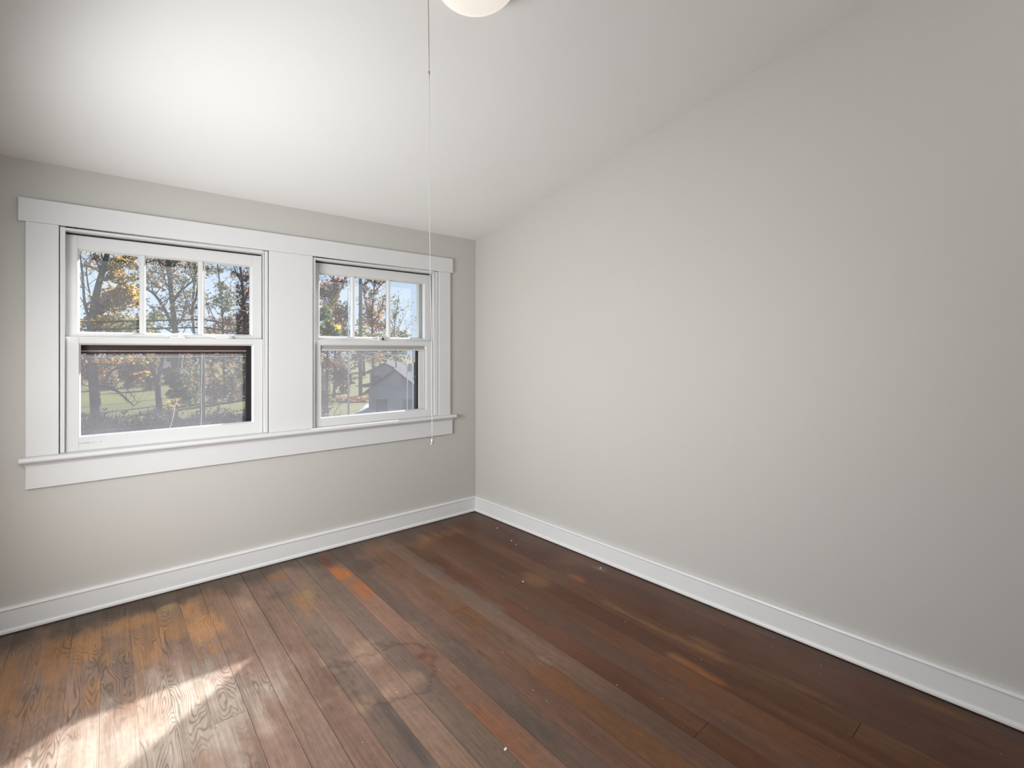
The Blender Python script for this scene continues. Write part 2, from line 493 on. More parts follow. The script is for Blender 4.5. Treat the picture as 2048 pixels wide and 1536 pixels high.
    b = MB(); b.box(sx0 + .001, sx1 - .001, 0.121, 0.124, 0.829, 1.283 if not second else 1.30)
    b.build('storm_pane', M['dust'], st)
    if not second:
        rnd = random.Random(4)
        b = MB()      # loose edges of the old plastic film hanging in the pane
        for x0, z0, x1, z1 in ((-1.895, 1.285, -1.905, 0.835), (-1.99, 1.27, -2.0, 1.17), (-2.02, 1.02, -2.06, 0.833)):
            ps = [(x0 + (x1 - x0) * t + rnd.uniform(-.003, .003), 0.1195, z0 + (z1 - z0) * t) for t in np.linspace(0, 1, 9)]
            b.tube(ps, 0.0013, 5)
        b.build('film_edge', M['trim'], st)
    return w
make_window('window_1', W1[0], W1[1], 'left double-hung window with three upper panes and reddish storm rail behind the dusty lower pane', False)
make_window('window_2', W2[0], W2[1], 'right double-hung window nearest the room corner, pull cord hanging in front', True)

# ------------------------------------------------------------------ ceiling lamp
LX, LY = -1.45, -1.93
LM = Matrix.Translation((LX, LY, zceil(LY))) @ Matrix.Rotation(math.atan(-SLOPE), 4, 'X')
lamp = empty('ceiling_lamp', (LX, LY, zceil(LY)))
tag(lamp, 'round white glass flush ceiling lamp with long pull cord', 'ceiling lamp')
b = MB(); b.lathe([(0, -0.001), (0.128, -0.001), (0.132, -0.004), (0.132, -0.020), (0.126, -0.026), (0, -0.026)], 64, LM)
b.build('lamp_base', M['trim'], lamp)
m, nt, out = mat('lit_opal_glass')
pb = N(nt, 'ShaderNodeBsdfPrincipled'); pb.inputs['Base Color'].default_value = (0.42, 0.41, 0.39, 1); pb.inputs['Roughness'].default_value = 0.25
pb.inputs['Emission Color'].default_value = (1.0, 0.90, 0.79, 1); pb.inputs['Emission Strength'].default_value = 0.62
nt.links.new(pb.outputs[0], out.inputs['Surface'])
M['opal'] = m
b = MB(); b.lathe([(0.145 * math.cos(t), -0.026 - 0.088 * math.sin(t)) for t in np.linspace(0, math.pi / 2, 20)] + [], 72, LM)
b.build('lamp_shade', M['opal'], lamp)
PX, PY = -1.607, -1.885
top = Vector((PX, PY, zceil(PY)))
b = MB(); b.tube([LM @ Vector((-0.128, 0.02, -0.014)), (PX, PY, zceil(PY) - 0.016)], 0.004, 8); b.tube([(PX, PY, zceil(PY) - 0.012), (PX, PY, zceil(PY) - 0.026)], 0.0055, 10)
b.build('chain_arm', M['chain'], lamp)
def cordpt(z):
    t = (2.55 - z) / 1.55
    q = Vector((PX, PY, z)) + RT * (0.014 * t + 0.0012 * math.sin(9 * t))
    return q
b = MB(); z = zceil(PY) - 0.028
while z > 2.187:
    b.ball(cordpt(z), 0.0021, 8, 6); z -= 0.0052
b.tube([cordpt(zceil(PY) - 0.028), cordpt(2.187)], 0.0007, 5)
b.build('pull_chain', M['chain'], lamp)
b = MB(); b.tube([cordpt(2.190), cordpt(2.178)], [0.003, 0.0024], 8); b.build('chain_bell', M['chain'], lamp)
b = MB(); b.tube([cordpt(z) for z in np.linspace(2.178, 1.02, 40)], 0.0010, 6); b.build('pull_cord', M['cord'], lamp)
b = MB(); q = cordpt(1.012); b.ball(q, 0.0042, 10, 7, (1, 1, 1.3)); b.tube([q + Vector((0, 0, -.004)), q + Vector((-.006, -.002, -.013))], [.0014, .002], 6); b.tube([q, q + Vector((.003, .001, -.012))], [.0014, .0018], 6)
b.build('cord_knot', M['cord'], lamp)
# ------------------------------------------------------------------ FLOOR
PITCH, SKEW, U0 = 0.1035, 0.038, -2.663

def fl(px, py):
    s = (px - 1024) / FPX
    t = 1.3 * FPX / (py - CY)
    q = CAM + FW * t + RT * (s * t)
    return q.x, q.y

def hsh(i, j, s):
    h = (i.astype(np.int64) * 374761393 + j.astype(np.int64) * 668265263 + s * 1274126177) & 0xffffffff
    h = ((h ^ (h >> 13)) * 1274126177) & 0xffffffff
    h = h ^ (h >> 16)
    return (h & 0xffff) / 65535.0

def vnoise(x, y, s=0, octs=4):
    x = np.asarray(x, float); y = np.asarray(y, float)
    tot, amp, norm = np.zeros_like(x), 1.0, 0.0
    for o in range(octs):
        xi, yi = np.floor(x), np.floor(y)
        fx, fy = x - xi, y - yi
        fx, fy = fx * fx * (3 - 2 * fx), fy * fy * (3 - 2 * fy)
        a, b_, c, d = hsh(xi, yi, s + o), hsh(xi + 1, yi, s + o), hsh(xi, yi + 1, s + o), hsh(xi + 1, yi + 1, s + o)
        tot += amp * ((a * (1 - fx) + b_ * fx) * (1 - fy) + (c * (1 - fx) + d * fx) * fy)
        norm += amp; amp *= 0.5; x = x * 2.03 + 7.1; y = y * 2.03 + 3.7
    return tot / norm

def sst(a, b_, x):
    t = np.clip((x - a) / (b_ - a), 0, 1)
    return t * t * (3 - 2 * t)

RED, MAUVE, TAN, GREY = np.array((.088, .030, .0115)), np.array((.178, .116, .086)), np.array((.225, .142, .097)), np.array((.115, .088, .070))  # MAUVE is worn wood with the windows' haze baked into the colour
ORANGE, AMBER, OCHRE, OLIVE = np.array((.33, .112, .034)), np.array((.32, .162, .068)), np.array((.175, .080, .030)), np.array((.060, .040, .026))
PINK, YEL = np.array((.185, .100, .068)), np.array((.27, .185, .078))
BASE = {}    # tone of single planks
for kk, c, w_ in ((2, MAUVE, .4), (3, GREY, .4), (4, TAN, .5), (5, TAN, .5), (6, MAUVE, .6), (7, PINK, .5), (8, TAN, .5), (9, PINK, .6), (10, GREY, .45), (11, TAN, .6), (12, GREY, .55),
                  (13, PINK * 1.25, .85), (14, GREY * .95, .5), (15, PINK, .5), (16, OCHRE, .7), (17, MAUVE, .6), (18, RED * 1.2, .5), (19, MAUVE * .7, .4), (20, OCHRE * .8, .5), (21, RED, .5), (22, OCHRE * .75, .4), (23, RED * .9, .5), (24, RED * .8, .4)):
    BASE[kk] = (c, w_)

# worn and stained places, plus a pale blob painted under the sun patch: (pixel x, pixel y, across m, along m, colour, strength, planks or None)
SP = [
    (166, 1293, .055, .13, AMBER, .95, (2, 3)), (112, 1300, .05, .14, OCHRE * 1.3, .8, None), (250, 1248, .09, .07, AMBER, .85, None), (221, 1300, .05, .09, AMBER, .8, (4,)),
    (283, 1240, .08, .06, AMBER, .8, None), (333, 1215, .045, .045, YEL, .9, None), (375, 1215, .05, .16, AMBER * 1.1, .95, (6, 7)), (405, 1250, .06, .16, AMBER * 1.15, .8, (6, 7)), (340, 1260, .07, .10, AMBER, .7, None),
    (484, 1212, .04, .12, TAN * 1.3, .8, None), (602, 1200, .05, .14, AMBER * .9, .65, None), (615, 1188, .03, .06, YEL, .7, None), (546, 1155, .05, .06, OCHRE * 1.3, .8, None),
    (682, 1147, .06, .12, ORANGE * 1.1, 1.0, (13,)), (717, 1178, .06, .16, ORANGE * .9, .8, (13,)), (650, 1122, .05, .10, np.array((.12, .036, .014)), .85, (13,)), (760, 1235, .06, .2, PINK * 1.3, .6, (13,)),
    (950, 1400, .06, .5, np.array((.165,.085,.055)), .7, (13,)), (1010, 1470, .06, .2, np.array((.21,.085,.04)), .6, (13,)),
    (844, 1084, .12, .12, OCHRE * 1.25, .75, None), (780, 1150, .05, .10, OCHRE * 1.1, .5, None), (905, 1065, .10, .07, OCHRE, .5, None),
    (1154, 1156, .022, .07, ORANGE * .75, .75, None), (1136, 1124, .035, .05, ORANGE * .5, .5, None), (1070, 1160, .05, .12, OCHRE * 1.1, .7, None),
    (1225, 1213, .022, .10, OCHRE * 1.15, .8, None), (1305, 1253, .022, .14, OCHRE * 1.15, .8, None), (1370, 1284, .022, .12, OCHRE * 1.15, .75, None), (1425, 1312, .022, .08, OCHRE * 1.1, .7, None), (1415, 1290, .022, .07, OCHRE, .7, None),
    (1375, 1328, .020, .07, ORANGE * .75, .85, None), (1425, 1357, .018, .06, ORANGE * .75, .85, None), (1352, 1313, .018, .04, OCHRE * 1.2, .7, None), (1613, 1379, .015, .10, OCHRE * 1.1, .6, None), (1540, 1350, .015, .10, OCHRE, .5, None),
    (1890, 1422, .022, .10, np.array((.15, .062, .018)), .8, None), (1650, 1470, .03, .25, OCHRE * .9, .5, None), (1480, 1450, .03, .25, OCHRE * .9, .5, None), (1380, 1440, .04, .2, OCHRE * .9, .4, None),
    (330, 1450, .42, .30, np.array((.34, .275, .22)), .9, None), (520, 1330, .12, .12, np.array((.27, .175, .135)), .6, None),  # first blob brightens the sun patch through the board colour
    (240, 1335, .05, .10, GREY * .75, .9, (4,)), (215, 1400, .05, .12, GREY * 1.1, .85, (4,)), (150, 1400, .07, .12, TAN, .6, None), (285, 1420, .08, .12, TAN, .5, None),
    (530, 1270, .05, .05, GREY * 1.7, .6, None), (500, 1400, .04, .05, GREY * 1.7, .5, None), (430, 1330, .07, .10, GREY * 1.4, .45, None), (655, 1250, .04, .10, GREY * 1.5, .5, None),
    (729, 1306, .08, .12, TAN * 1.25, .75, None), (739, 1401, .10, .05, TAN * 1.15, .8, None), (790, 1375, .12, .05, TAN * 1.15, .75, None), (765, 1340, .06, .06, PINK, .6, None), (650, 1405, .10, .04, TAN * 1.1, .7, None), (827, 1352, .05, .04, TAN, .5, None),
    (846, 1312, .020, .025, np.array((.13, .045, .028)), .8, None), (1070, 1460, .05, .2, GREY * .7, .7, (14,)), (960, 1340, .05, .2, GREY * .85, .6, (14,)), (1020, 1290, .05, .2, GREY * 1.1, .4, None),
    (860, 1140, .07, .10, GREY * 1.2, .55, None), (930, 1180, .05, .08, GREY * 1.3, .4, None), (1090, 1320, .012, .05, GREY * 2.2, .6, None), (980, 1215, .07, .1, GREY * 1.3, .4, None),
    (1200, 1138, .025, .05, GREY * 1.2, .7, None), (1540, 1270, .02, .09, GREY * .8, .5, None), (960, 1035, .10, .06, OLIVE * 1.2, .7, None), (780, 1430, .03, .30, np.array((.075, .058, .052)), .75, (9, 10)),
    (460, 1180, .05, .12, np.array((.09, .055, .04)), .7, None), (560, 1190, .06, .05, np.array((.10, .06, .045)), .6, None), (730, 1130, .08, .10, np.array((.085, .05, .036)), .7, None),
]

def floor_tone(X, Y, k):
    u = X - SKEW * Y
    wob = vnoise(X * 9, Y * 5, 11) - .5
    wob2 = vnoise(X * 26, Y * 9, 31) - .5
    stk = vnoise(u * 34 + k * 9.7, Y * 4 + k * 3.1, 131, 3) - .5
    t = sst(-1.75, -0.65, X + .5 * (vnoise(u * 3.5, Y * .9, 5) - .5) - .12 * (Y + 1.5))
    c = (MAUVE * 1.02)[None] * (1 - t)[:, None] + RED[None] * t[:, None]
    if k in BASE:
        bc, w_ = BASE[k]
        ww = .8 * w_ * (.45 + .9 * vnoise(u * 8 + k * 3.3, Y * 1.6 + k, 17)) 
        ww = np.clip(ww, 0, 1)[:, None]
        c = c * (1 - ww) + bc * ww
    # patchy wear along the boards
    pn = vnoise(u * 10 + k * 5.1, Y * 1.3, 41, 5)
    c = c * (0.70 + .62 * pn)[:, None]
    gz = sst(.52, .68, vnoise(X * 3.2 + 9, Y * 2.4, 61, 4)) * (1 - .75 * t)
    c = c * (1 - .45 * gz[:, None]) + (TAN * .95)[None] * (.45 * gz[:, None])
    # dark, unworn border along the window wall
    bd = sst(-.30, -.08, Y + .30 * wob + .08 * wob2) * (.9 - .35 * t)
    c = c * (1 - bd[:, None]) + OLIVE[None] * (bd * (.75 + .6 * pn))[:, None]
    bd = sst(-.14, -.03, X + .10 * wob + .06 * wob2) * .55
    c = c * (1 - bd[:, None]) + (OLIVE * .9)[None] * bd[:, None]
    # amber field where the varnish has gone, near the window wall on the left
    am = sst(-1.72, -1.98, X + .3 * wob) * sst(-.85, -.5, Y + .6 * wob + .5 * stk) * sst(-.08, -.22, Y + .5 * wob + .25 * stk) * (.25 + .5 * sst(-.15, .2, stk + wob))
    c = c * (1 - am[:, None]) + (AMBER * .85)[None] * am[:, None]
    for px, py, ru, ry, col, s_, ks in SP:
        if ks is not None and k not in ks: continue
        bx, by = fl(px, py)
        du = (u - (bx - SKEW * by)) / ru; dy = (Y - by) / ry
        d = np.sqrt(du * du + dy * dy) + 1.0 * wob + .6 * wob2 + 1.1 * stk
        m_ = s_ * sst(1.35, .35, d)
        c = c * (1 - m_[:, None]) + col[None] * (m_ * (.8 + .4 * pn))[:, None] + c * 0
    # water-stain outline
    bx, by = fl(765, 1350)
    d = np.sqrt(((X - bx) / .24) ** 2 + ((Y - by) / .22) ** 2) + 1.3 * wob
    rg = np.exp(-((d - .85) / .045) ** 2) * .35
    c = c * (1 - rg[:, None])
    gr = np.clip(.10 + 1.05 * sst(-1.80, -2.05, X + .3 * wob) + .35 * (vnoise(u * 7 + k, Y * 1.1, 71) - .4), .05, 1)
    ro = np.clip(.43 + .16 * (vnoise(X * 7, Y * 5, 81) - .5) + .06 * gz - .05 * t, .2, .8)
    return np.clip(c, .004, .9), gr, ro

BUTT = {6: [-1.275, -3.1], 12: [-1.265, -3.4], 14: [-1.198, -2.9], 16: [-1.207, -3.3], 20: [-1.2, -3.2], 11: [-.335, -2.6], 9: [-2.5], 3: [-2.7], 18: [-2.4], 22: [-2.75], 8: [-.50, -3.0]}
rng = random.Random(7)
V, Fc, Cc, Pc, Gc = [], [], [], [], []
nv = 0
k0 = int(math.floor((-RW - 0.1 - U0) / PITCH))
gaps = {k: (0.0020 if k in (7, 8, 9, 10, 11, 12, 14) else 0.0007) * rng.uniform(.6, 1.2) for k in range(k0, 32)}
for k in range(k0, 27):
    ua, ub = U0 + k * PITCH + gaps[k] / 2, U0 + (k + 1) * PITCH - gaps[k + 1] / 2
    cuts = [0.05] + sorted(BUTT.get(k, []), reverse=True) + [-RL - 0.05]
    for ci in range(len(cuts) - 1):
        ya, yb = cuts[ci] - (.0008 if ci else 0), cuts[ci + 1] + .0008
        ny = max(2, int(abs(ya - yb) / .011)); nx = 8
        uu, yy = np.meshgrid(np.linspace(ua, ub, nx), np.linspace(ya, yb, ny))
        edge = np.zeros_like(uu); edge[:, 0] = edge[:, -1] = -.00005
        xx = uu + SKEW * yy
        X, Y = xx.ravel(), yy.ravel()
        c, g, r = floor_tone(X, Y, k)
        rid = (k * 7.31 + ci * 3.77) % 50
        n_ = nx * ny
        V.append(np.stack([X, Y, edge.ravel()], 1)); Cc.append(c); Gc.append(np.stack([g, r], 1))
        Pc.append(np.stack([uu.ravel() - .5 * (ua + ub), Y, np.full(n_, rid)], 1))
        idx = np.arange(n_).reshape(ny, nx) + nv
        q = np.stack([idx[:-1, :-1], idx[1:, :-1], idx[1:, 1:], idx[:-1, 1:]], -1).reshape(-1, 4)
        Fc.append(q); nv += n_
        # the four edges of the board, going down into the gaps
        per = np.concatenate([idx[0, :], idx[1:, -1], idx[-1, -2::-1], idx[-2:0:-1, 0]])
        loc = per - (nv - n_)
        m_ = len(per)
        vv = V[-1][loc].copy(); vv[:, 2] = -.012
        V.append(vv); Cc.append(c[loc] * .35); Gc.append(Gc[-1][loc]); Pc.append(Pc[-1][loc])
        lo_i = np.arange(m_) + nv
        Fc.append(np.stack([per, np.roll(per, -1), np.roll(lo_i, -1), lo_i], -1)); nv += m_
V = np.concatenate(V); Fc = np.concatenate(Fc); Cc = np.concatenate(Cc); Pc = np.concatenate(Pc); Gc = np.concatenate(Gc)
sub = len(V)
V = np.concatenate([V, np.array([(-RW - .15, -RL - .15, -.011), (.15, -RL - .15, -.011), (.15, .15, -.011), (-RW - .15, .15, -.011)])])
Cc = np.concatenate([Cc, np.full((4, 3), .006)]); Pc = np.concatenate([Pc, np.zeros((4, 3))]); Gc = np.concatenate([Gc, np.zeros((4, 2)) + .5])
Fc = np.concatenate([Fc, np.array([[sub, sub + 1, sub + 2, sub + 3]])])
me = bpy.data.meshes.new('floor')
me.vertices.add(len(V)); me.vertices.foreach_set('co', V.astype(np.float32).ravel())
me.loops.add(Fc.size); me.loops.foreach_set('vertex_index', Fc.astype(np.int32).ravel())
me.polygons.add(len(Fc)); me.polygons.foreach_set('loop_start', np.arange(0, Fc.size, 4, dtype=np.int32)); me.polygons.foreach_set('loop_total', np.full(len(Fc), 4, np.int32))
me.polygons.foreach_set('use_smooth', np.zeros(len(Fc), bool))
me.update(calc_edges=True)
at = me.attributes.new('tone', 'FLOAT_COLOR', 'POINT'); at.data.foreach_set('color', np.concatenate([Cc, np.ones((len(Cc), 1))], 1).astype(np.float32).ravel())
at = me.attributes.new('board', 'FLOAT_VECTOR', 'POINT'); at.data.foreach_set('vector', Pc.astype(np.float32).ravel())
at = me.attributes.new('wear', 'FLOAT_VECTOR', 'POINT'); at.data.foreach_set('vector', np.concatenate([Gc, np.zeros((len(Gc), 1))], 1).astype(np.float32).ravel())

m, nt, out = mat('worn_pine_floorboards')
L = nt.links.new
ab = N(nt, 'ShaderNodeAttribute', attribute_name='board'); atn = N(nt, 'ShaderNodeAttribute', attribute_name='tone'); aw = N(nt, 'ShaderNodeAttribute', attribute_name='wear')
sw = N(nt, 'ShaderNodeSeparateXYZ'); L(aw.outputs['Vector'], sw.inputs[0])
def scaled(sx, sy, sz):
    q = N(nt, 'ShaderNodeVectorMath', operation='MULTIPLY'); q.inputs[1].default_value = (sx, sy, sz); L(ab.outputs['Vector'], q.inputs[0]); return q.outputs[0]
def math_(op, a, b_=None, clamp=False):
    q = N(nt, 'ShaderNodeMath', operation=op, use_clamp=clamp)
    for i, v in enumerate((a, b_)):
        if v is None: continue
        if isinstance(v, (int, float)): q.inputs[i].default_value = v
        else: L(v, q.inputs[i])
    return q.outputs[0]
def mrange(v, a, b_, c, d):
    q = N(nt, 'ShaderNodeMapRange', interpolation_type='SMOOTHSTEP')
    for i, x in enumerate((a, b_, c, d)): q.inputs[1 + i].default_value = x
    L(v, q.inputs[0]); return q.outputs[0]
# growth rings: contour lines of a noise drawn out along the board
n1 = N(nt, 'ShaderNodeTexNoise', Scale=1.0, Detail=2.5, Roughness=.45, Distortion=.25); L(scaled(10, 1.5, 1), n1.inputs['Vector'])
rings = math_('SINE', math_('MULTIPLY', n1.outputs['Fac'], 210.0))
rmask = mrange(rings, .1, 1.0, 0, 1)
n1b = N(nt, 'ShaderNodeTexNoise', Scale=1.0, Detail=2.0); L(scaled(9, 3, 2.3), n1b.inputs['Vector'])
rstr = math_('MULTIPLY', math_('MULTIPLY', rmask, sw.outputs[0]), mrange(n1b.outputs['Fac'], .35, .62, .1, 1))
# fibre
n2 = N(nt, 'ShaderNodeTexNoise', Scale=1.0, Detail=4.0, Roughness=.6); L(scaled(130, 3.5, 1), n2.inputs['Vector'])
n3 = N(nt, 'ShaderNodeTexNoise', Scale=1.0, Detail=6.0, Roughness=.65); L(scaled(34, 20, 1), n3.inputs['Vector'])
fib = math_('ADD', math_('MULTIPLY', n2.outputs['Fac'], .70), math_('MULTIPLY', n3.outputs['Fac'], .60))
fac = math_('MULTIPLY', math_('ADD', math_('MULTIPLY', fib, 1.25), .20), math_('SUBTRACT', 1.0, math_('MULTIPLY', rstr, .44)))
cm = N(nt, 'ShaderNodeVectorMath', operation='SCALE'); L(atn.outputs['Color'], cm.inputs[0]); L(fac, cm.inputs['Scale'])
# dark scuffs and thin scratches
n4 = N(nt, 'ShaderNodeTexNoise', Scale=1.0, Detail=5.0, Roughness=.7); L(scaled(11, 4, 1), n4.inputs['Vector'])
sc = mrange(n4.outputs['Fac'], .60, .70, 0, .35)
mx = N(nt, 'ShaderNodeMix', data_type='RGBA'); mx.inputs['B'].default_value = (.045, .032, .025, 1); L(cm.outputs[0], mx.inputs['A']); L(sc, mx.inputs['Factor'])
# specks of white paint and lint
tc = N(nt, 'ShaderNodeTexCoord')
vo = N(nt, 'ShaderNodeTexVoronoi', Scale=15.0, voronoi_dimensions='2D'); L(tc.outputs['Object'], vo.inputs['Vector'])
sz = N(nt, 'ShaderNodeSeparateColor'); L(vo.outputs['Color'], sz.inputs[0])
rad = math_('MULTIPLY', math_('MULTIPLY', mrange(sz.outputs[0], .72, 1.0, 0, 1), sz.outputs[1]), .045)
spk = math_('LESS_THAN', vo.outputs['Distance'], rad)
mx2 = N(nt, 'ShaderNodeMix', data_type='RGBA'); mx2.inputs['B'].default_value = (.5, .47, .42, 1); L(mx.outputs['Result'], mx2.inputs['A']); L(math_('MULTIPLY', spk, .8), mx2.inputs['Factor'])
# pale scratches
vo2 = N(nt, 'ShaderNodeTexNoise', Scale=1.0, Detail=3.0, Roughness=.7); L(scaled(120, 28, 3), vo2.inputs['Vector'])
scr = math_('MULTIPLY', mrange(vo2.outputs['Fac'], .68, .76, 0, .55), sw.outputs[0])
mx3 = N(nt, 'ShaderNodeMix', data_type='RGBA'); mx3.inputs['B'].default_value = (.34, .28, .23, 1); L(mx2.outputs['Result'], mx3.inputs['A']); L(scr, mx3.inputs['Factor'])
pb = N(nt, 'ShaderNodeBsdfPrincipled'); L(mx3.outputs['Result'], pb.inputs['Base Color'])
L(math_('ADD', sw.outputs[1], math_('MULTIPLY', math_('SUBTRACT', n3.outputs['Fac'], .5), .25)), pb.inputs['Roughness'])
pb.inputs['Specular IOR Level'].default_value = .25
bp = N(nt, 'ShaderNodeBump', Strength=.35, Distance=.0012); L(math_('SUBTRACT', math_('MULTIPLY', fib, .6), math_('MULTIPLY', rstr, .5)), bp.inputs['Height']); L(bp.outputs['Normal'], pb.inputs['Normal'])
L(pb.outputs[0], out.inputs['Surface'])
me.materials.append(m)
fo = bpy.data.objects.new('floor', me); COL.objects.link(fo)
tag(fo, 'worn brown pine plank floor with amber patches and a sunlit wedge', 'floor', kind='structure')

# flakes of paint lying on the boards
FLK = [(994, 1056.5, .020, .009, .5, 'white paint flake on the floor nearest the room corner'), (1023, 1081.5, .013, .008, 2.2, 'left one of two white paint flakes lying close together near the corner'),
       (1032.5, 1089.5, .012, .006, .2, 'right one of two white paint flakes lying close together near the corner'), (1043, 1078, .008, .006, 1.0, 'tiny bright paint flake just beyond the pair near the corner'),
       (1201, 1136.5, .022, .010, .3, 'thin pale paint flake lying beside the right baseboard'), (1046, 1163.5, .020, .008, 1.2, 'pale splinter flake at a board end in mid floor'),
       (1011, 1499, .016, .012, .6, 'cream paint flake in a board seam at the bottom of the view')]
for px, py, w_, h_, an, lab in FLK:
    x, y = fl(px, py)
    b = MB(); rr = random.Random(int(px))
    n_ = 7
    rim = [(x + math.cos(an) * a_ - math.sin(an) * c_, y + math.sin(an) * a_ + math.cos(an) * c_) for a_, c_ in
           ((w_ * .5 * math.cos(t) * rr.uniform(.7, 1.1), h_ * .5 * math.sin(t) * rr.uniform(.6, 1.1)) for t in [2 * math.pi * i / n_ for i in range(n_)])]
    vs = [(p[0], p[1], .0004) for p in rim] + [(p[0], p[1], .0019 + .0012 * rr.random()) for p in rim]
    b.add(vs, [(i, (i + 1) % n_, n_ + (i + 1) % n_, n_ + i) for i in range(n_)] + [tuple(range(n_))[::-1], tuple(range(n_, 2 * n_))])
    tag(b.build('paint_flake', M['trim']), lab, 'paint flake', 'paint flakes on the floor')

# ------------------------------------------------------------------ OUTDOORS
G = -3.2                                   # the yard lies one storey below
def gpt(px, D):
    q = pt(px, CY, D); return Vector((q.x, q.y, G))

# ground
m, nt, out = mat('autumn_lawn')
tc = N(nt, 'ShaderNodeTexCoord')
n1 = N(nt, 'ShaderNodeTexNoise', Scale=.12, Detail=5.0); n2 = N(nt, 'ShaderNodeTexNoise', Scale=3.0, Detail=6.0)
nt.links.new(tc.outputs['Object'], n1.inputs['Vector']); nt.links.new(tc.outputs['Object'], n2.inputs['Vector'])
cr = N(nt, 'ShaderNodeValToRGB')
cr.color_ramp.elements[0].position = .35; cr.color_ramp.elements[0].color = (.065, .075, .022, 1)
cr.color_ramp.elements[1].position = .68; cr.color_ramp.elements[1].color = (.13, .122, .032, 1)
mxf = N(nt, 'ShaderNodeMath', operation='MULTIPLY_ADD'); mxf.inputs[1].default_value = .5
nt.links.new(n2.outputs['Fac'], mxf.inputs[0])
hf = N(nt, 'ShaderNodeMath', operation='MULTIPLY'); hf.inputs[1].default_value = .5
nt.links.new(n1.outputs['Fac'], hf.inputs[0]); nt.links.new(hf.outputs[0], mxf.inputs[2])
nt.links.new(mxf.outputs[0], cr.inputs[0])
pb = N(nt, 'ShaderNodeBsdfPrincipled'); pb.inputs['Roughness'].default_value = .95; pb.inputs['Specular IOR Level'].default_value = .1
nt.links.new(cr.outputs[0], pb.inputs['Base Color']); nt.links.new(pb.outputs[0], out.inputs['Surface'])
M['lawn'] = m
b = MB(); b.box(-200, 200, 0.6, 320, G - .2, G)
tag(b.build('lawn', M['lawn']), 'green and yellow autumn lawn beyond the windows', 'lawn', kind='structure')
# the house the room belongs to, below the windows
b = MB(); b.box(-6, 3.4, .03, T, G, -.31)
tag(b.build('wall_exterior', M['ext']), 'outside wall of the storey below the windows', 'wall', kind='structure')
M['asphalt'] = plain('grey_asphalt', (.20, .20, .21), .9, var=.15, scale=2)
b = MB()
ra, rb = gpt(900, 20), gpt(300, 20)
q = [gpt(690, 30.5), gpt(1100, 24), gpt(1100, 40), gpt(735, 42)]
vs = [(p.x, p.y, G + .01) for p in q] + [(p.x, p.y, G + .03) for p in q]
b.add(vs, [(0, 1, 2, 3), (4, 5, 6, 7), (0, 1, 5, 4), (1, 2, 6, 5), (2, 3, 7, 6), (3, 0, 4, 7)])
tag(b.build('driveway', M['asphalt']), 'grey asphalt driveway beside the lawn', 'driveway', kind='structure')

# leaves and bark
m, nt, out = mat('autumn_leaves')
a_ = N(nt, 'ShaderNodeAttribute', attribute_name='leaf')
d_ = N(nt, 'ShaderNodeBsdfDiffuse'); t_ = N(nt, 'ShaderNodeBsdfTranslucent')
nt.links.new(a_.outputs['Color'], d_.inputs['Color']); nt.links.new(a_.outputs['Color'], t_.inputs['Color'])
ms = N(nt, 'ShaderNodeMixShader'); ms.inputs[0].default_value = .5
nt.links.new(d_.outputs[0], ms.inputs[1]); nt.links.new(t_.outputs[0], ms.inputs[2]); nt.links.new(ms.outputs[0], out.inputs['Surface'])
M['leaf'] = m
M['bark'] = painted('grey_brown_bark', (.085, .078, .075), .9, .8, 14, .1, .4)
M['pole'] = painted('weathered_pole_wood', (.23, .21, .20), .9, .5, 9, .1, .25)
M['metalpole'] = plain('pale_metal_pole', (.62, .63, .64), .5)
M['cable'] = plain('black_cable', (.018, .02, .026), .95, spec=0)
M['wire'] = plain('grey_wire', (.30, .30, .30), .6, spec=.2); M['white_wire'] = plain('white_wire', (.62, .62, .60), .5, spec=.2)

YELLOW, GOLD, AMB, RUST, BROWN = (.78, .55, .10), (.62, .38, .10), (.46, .24, .09), (.34, .14, .07), (.17, .09, .06)
GREEN, TEAL, OLIV, MAUV, TANL = (.13, .17, .05), (.10, .15, .10), (.22, .20, .08), (.24, .13, .11), (.46, .33, .20)

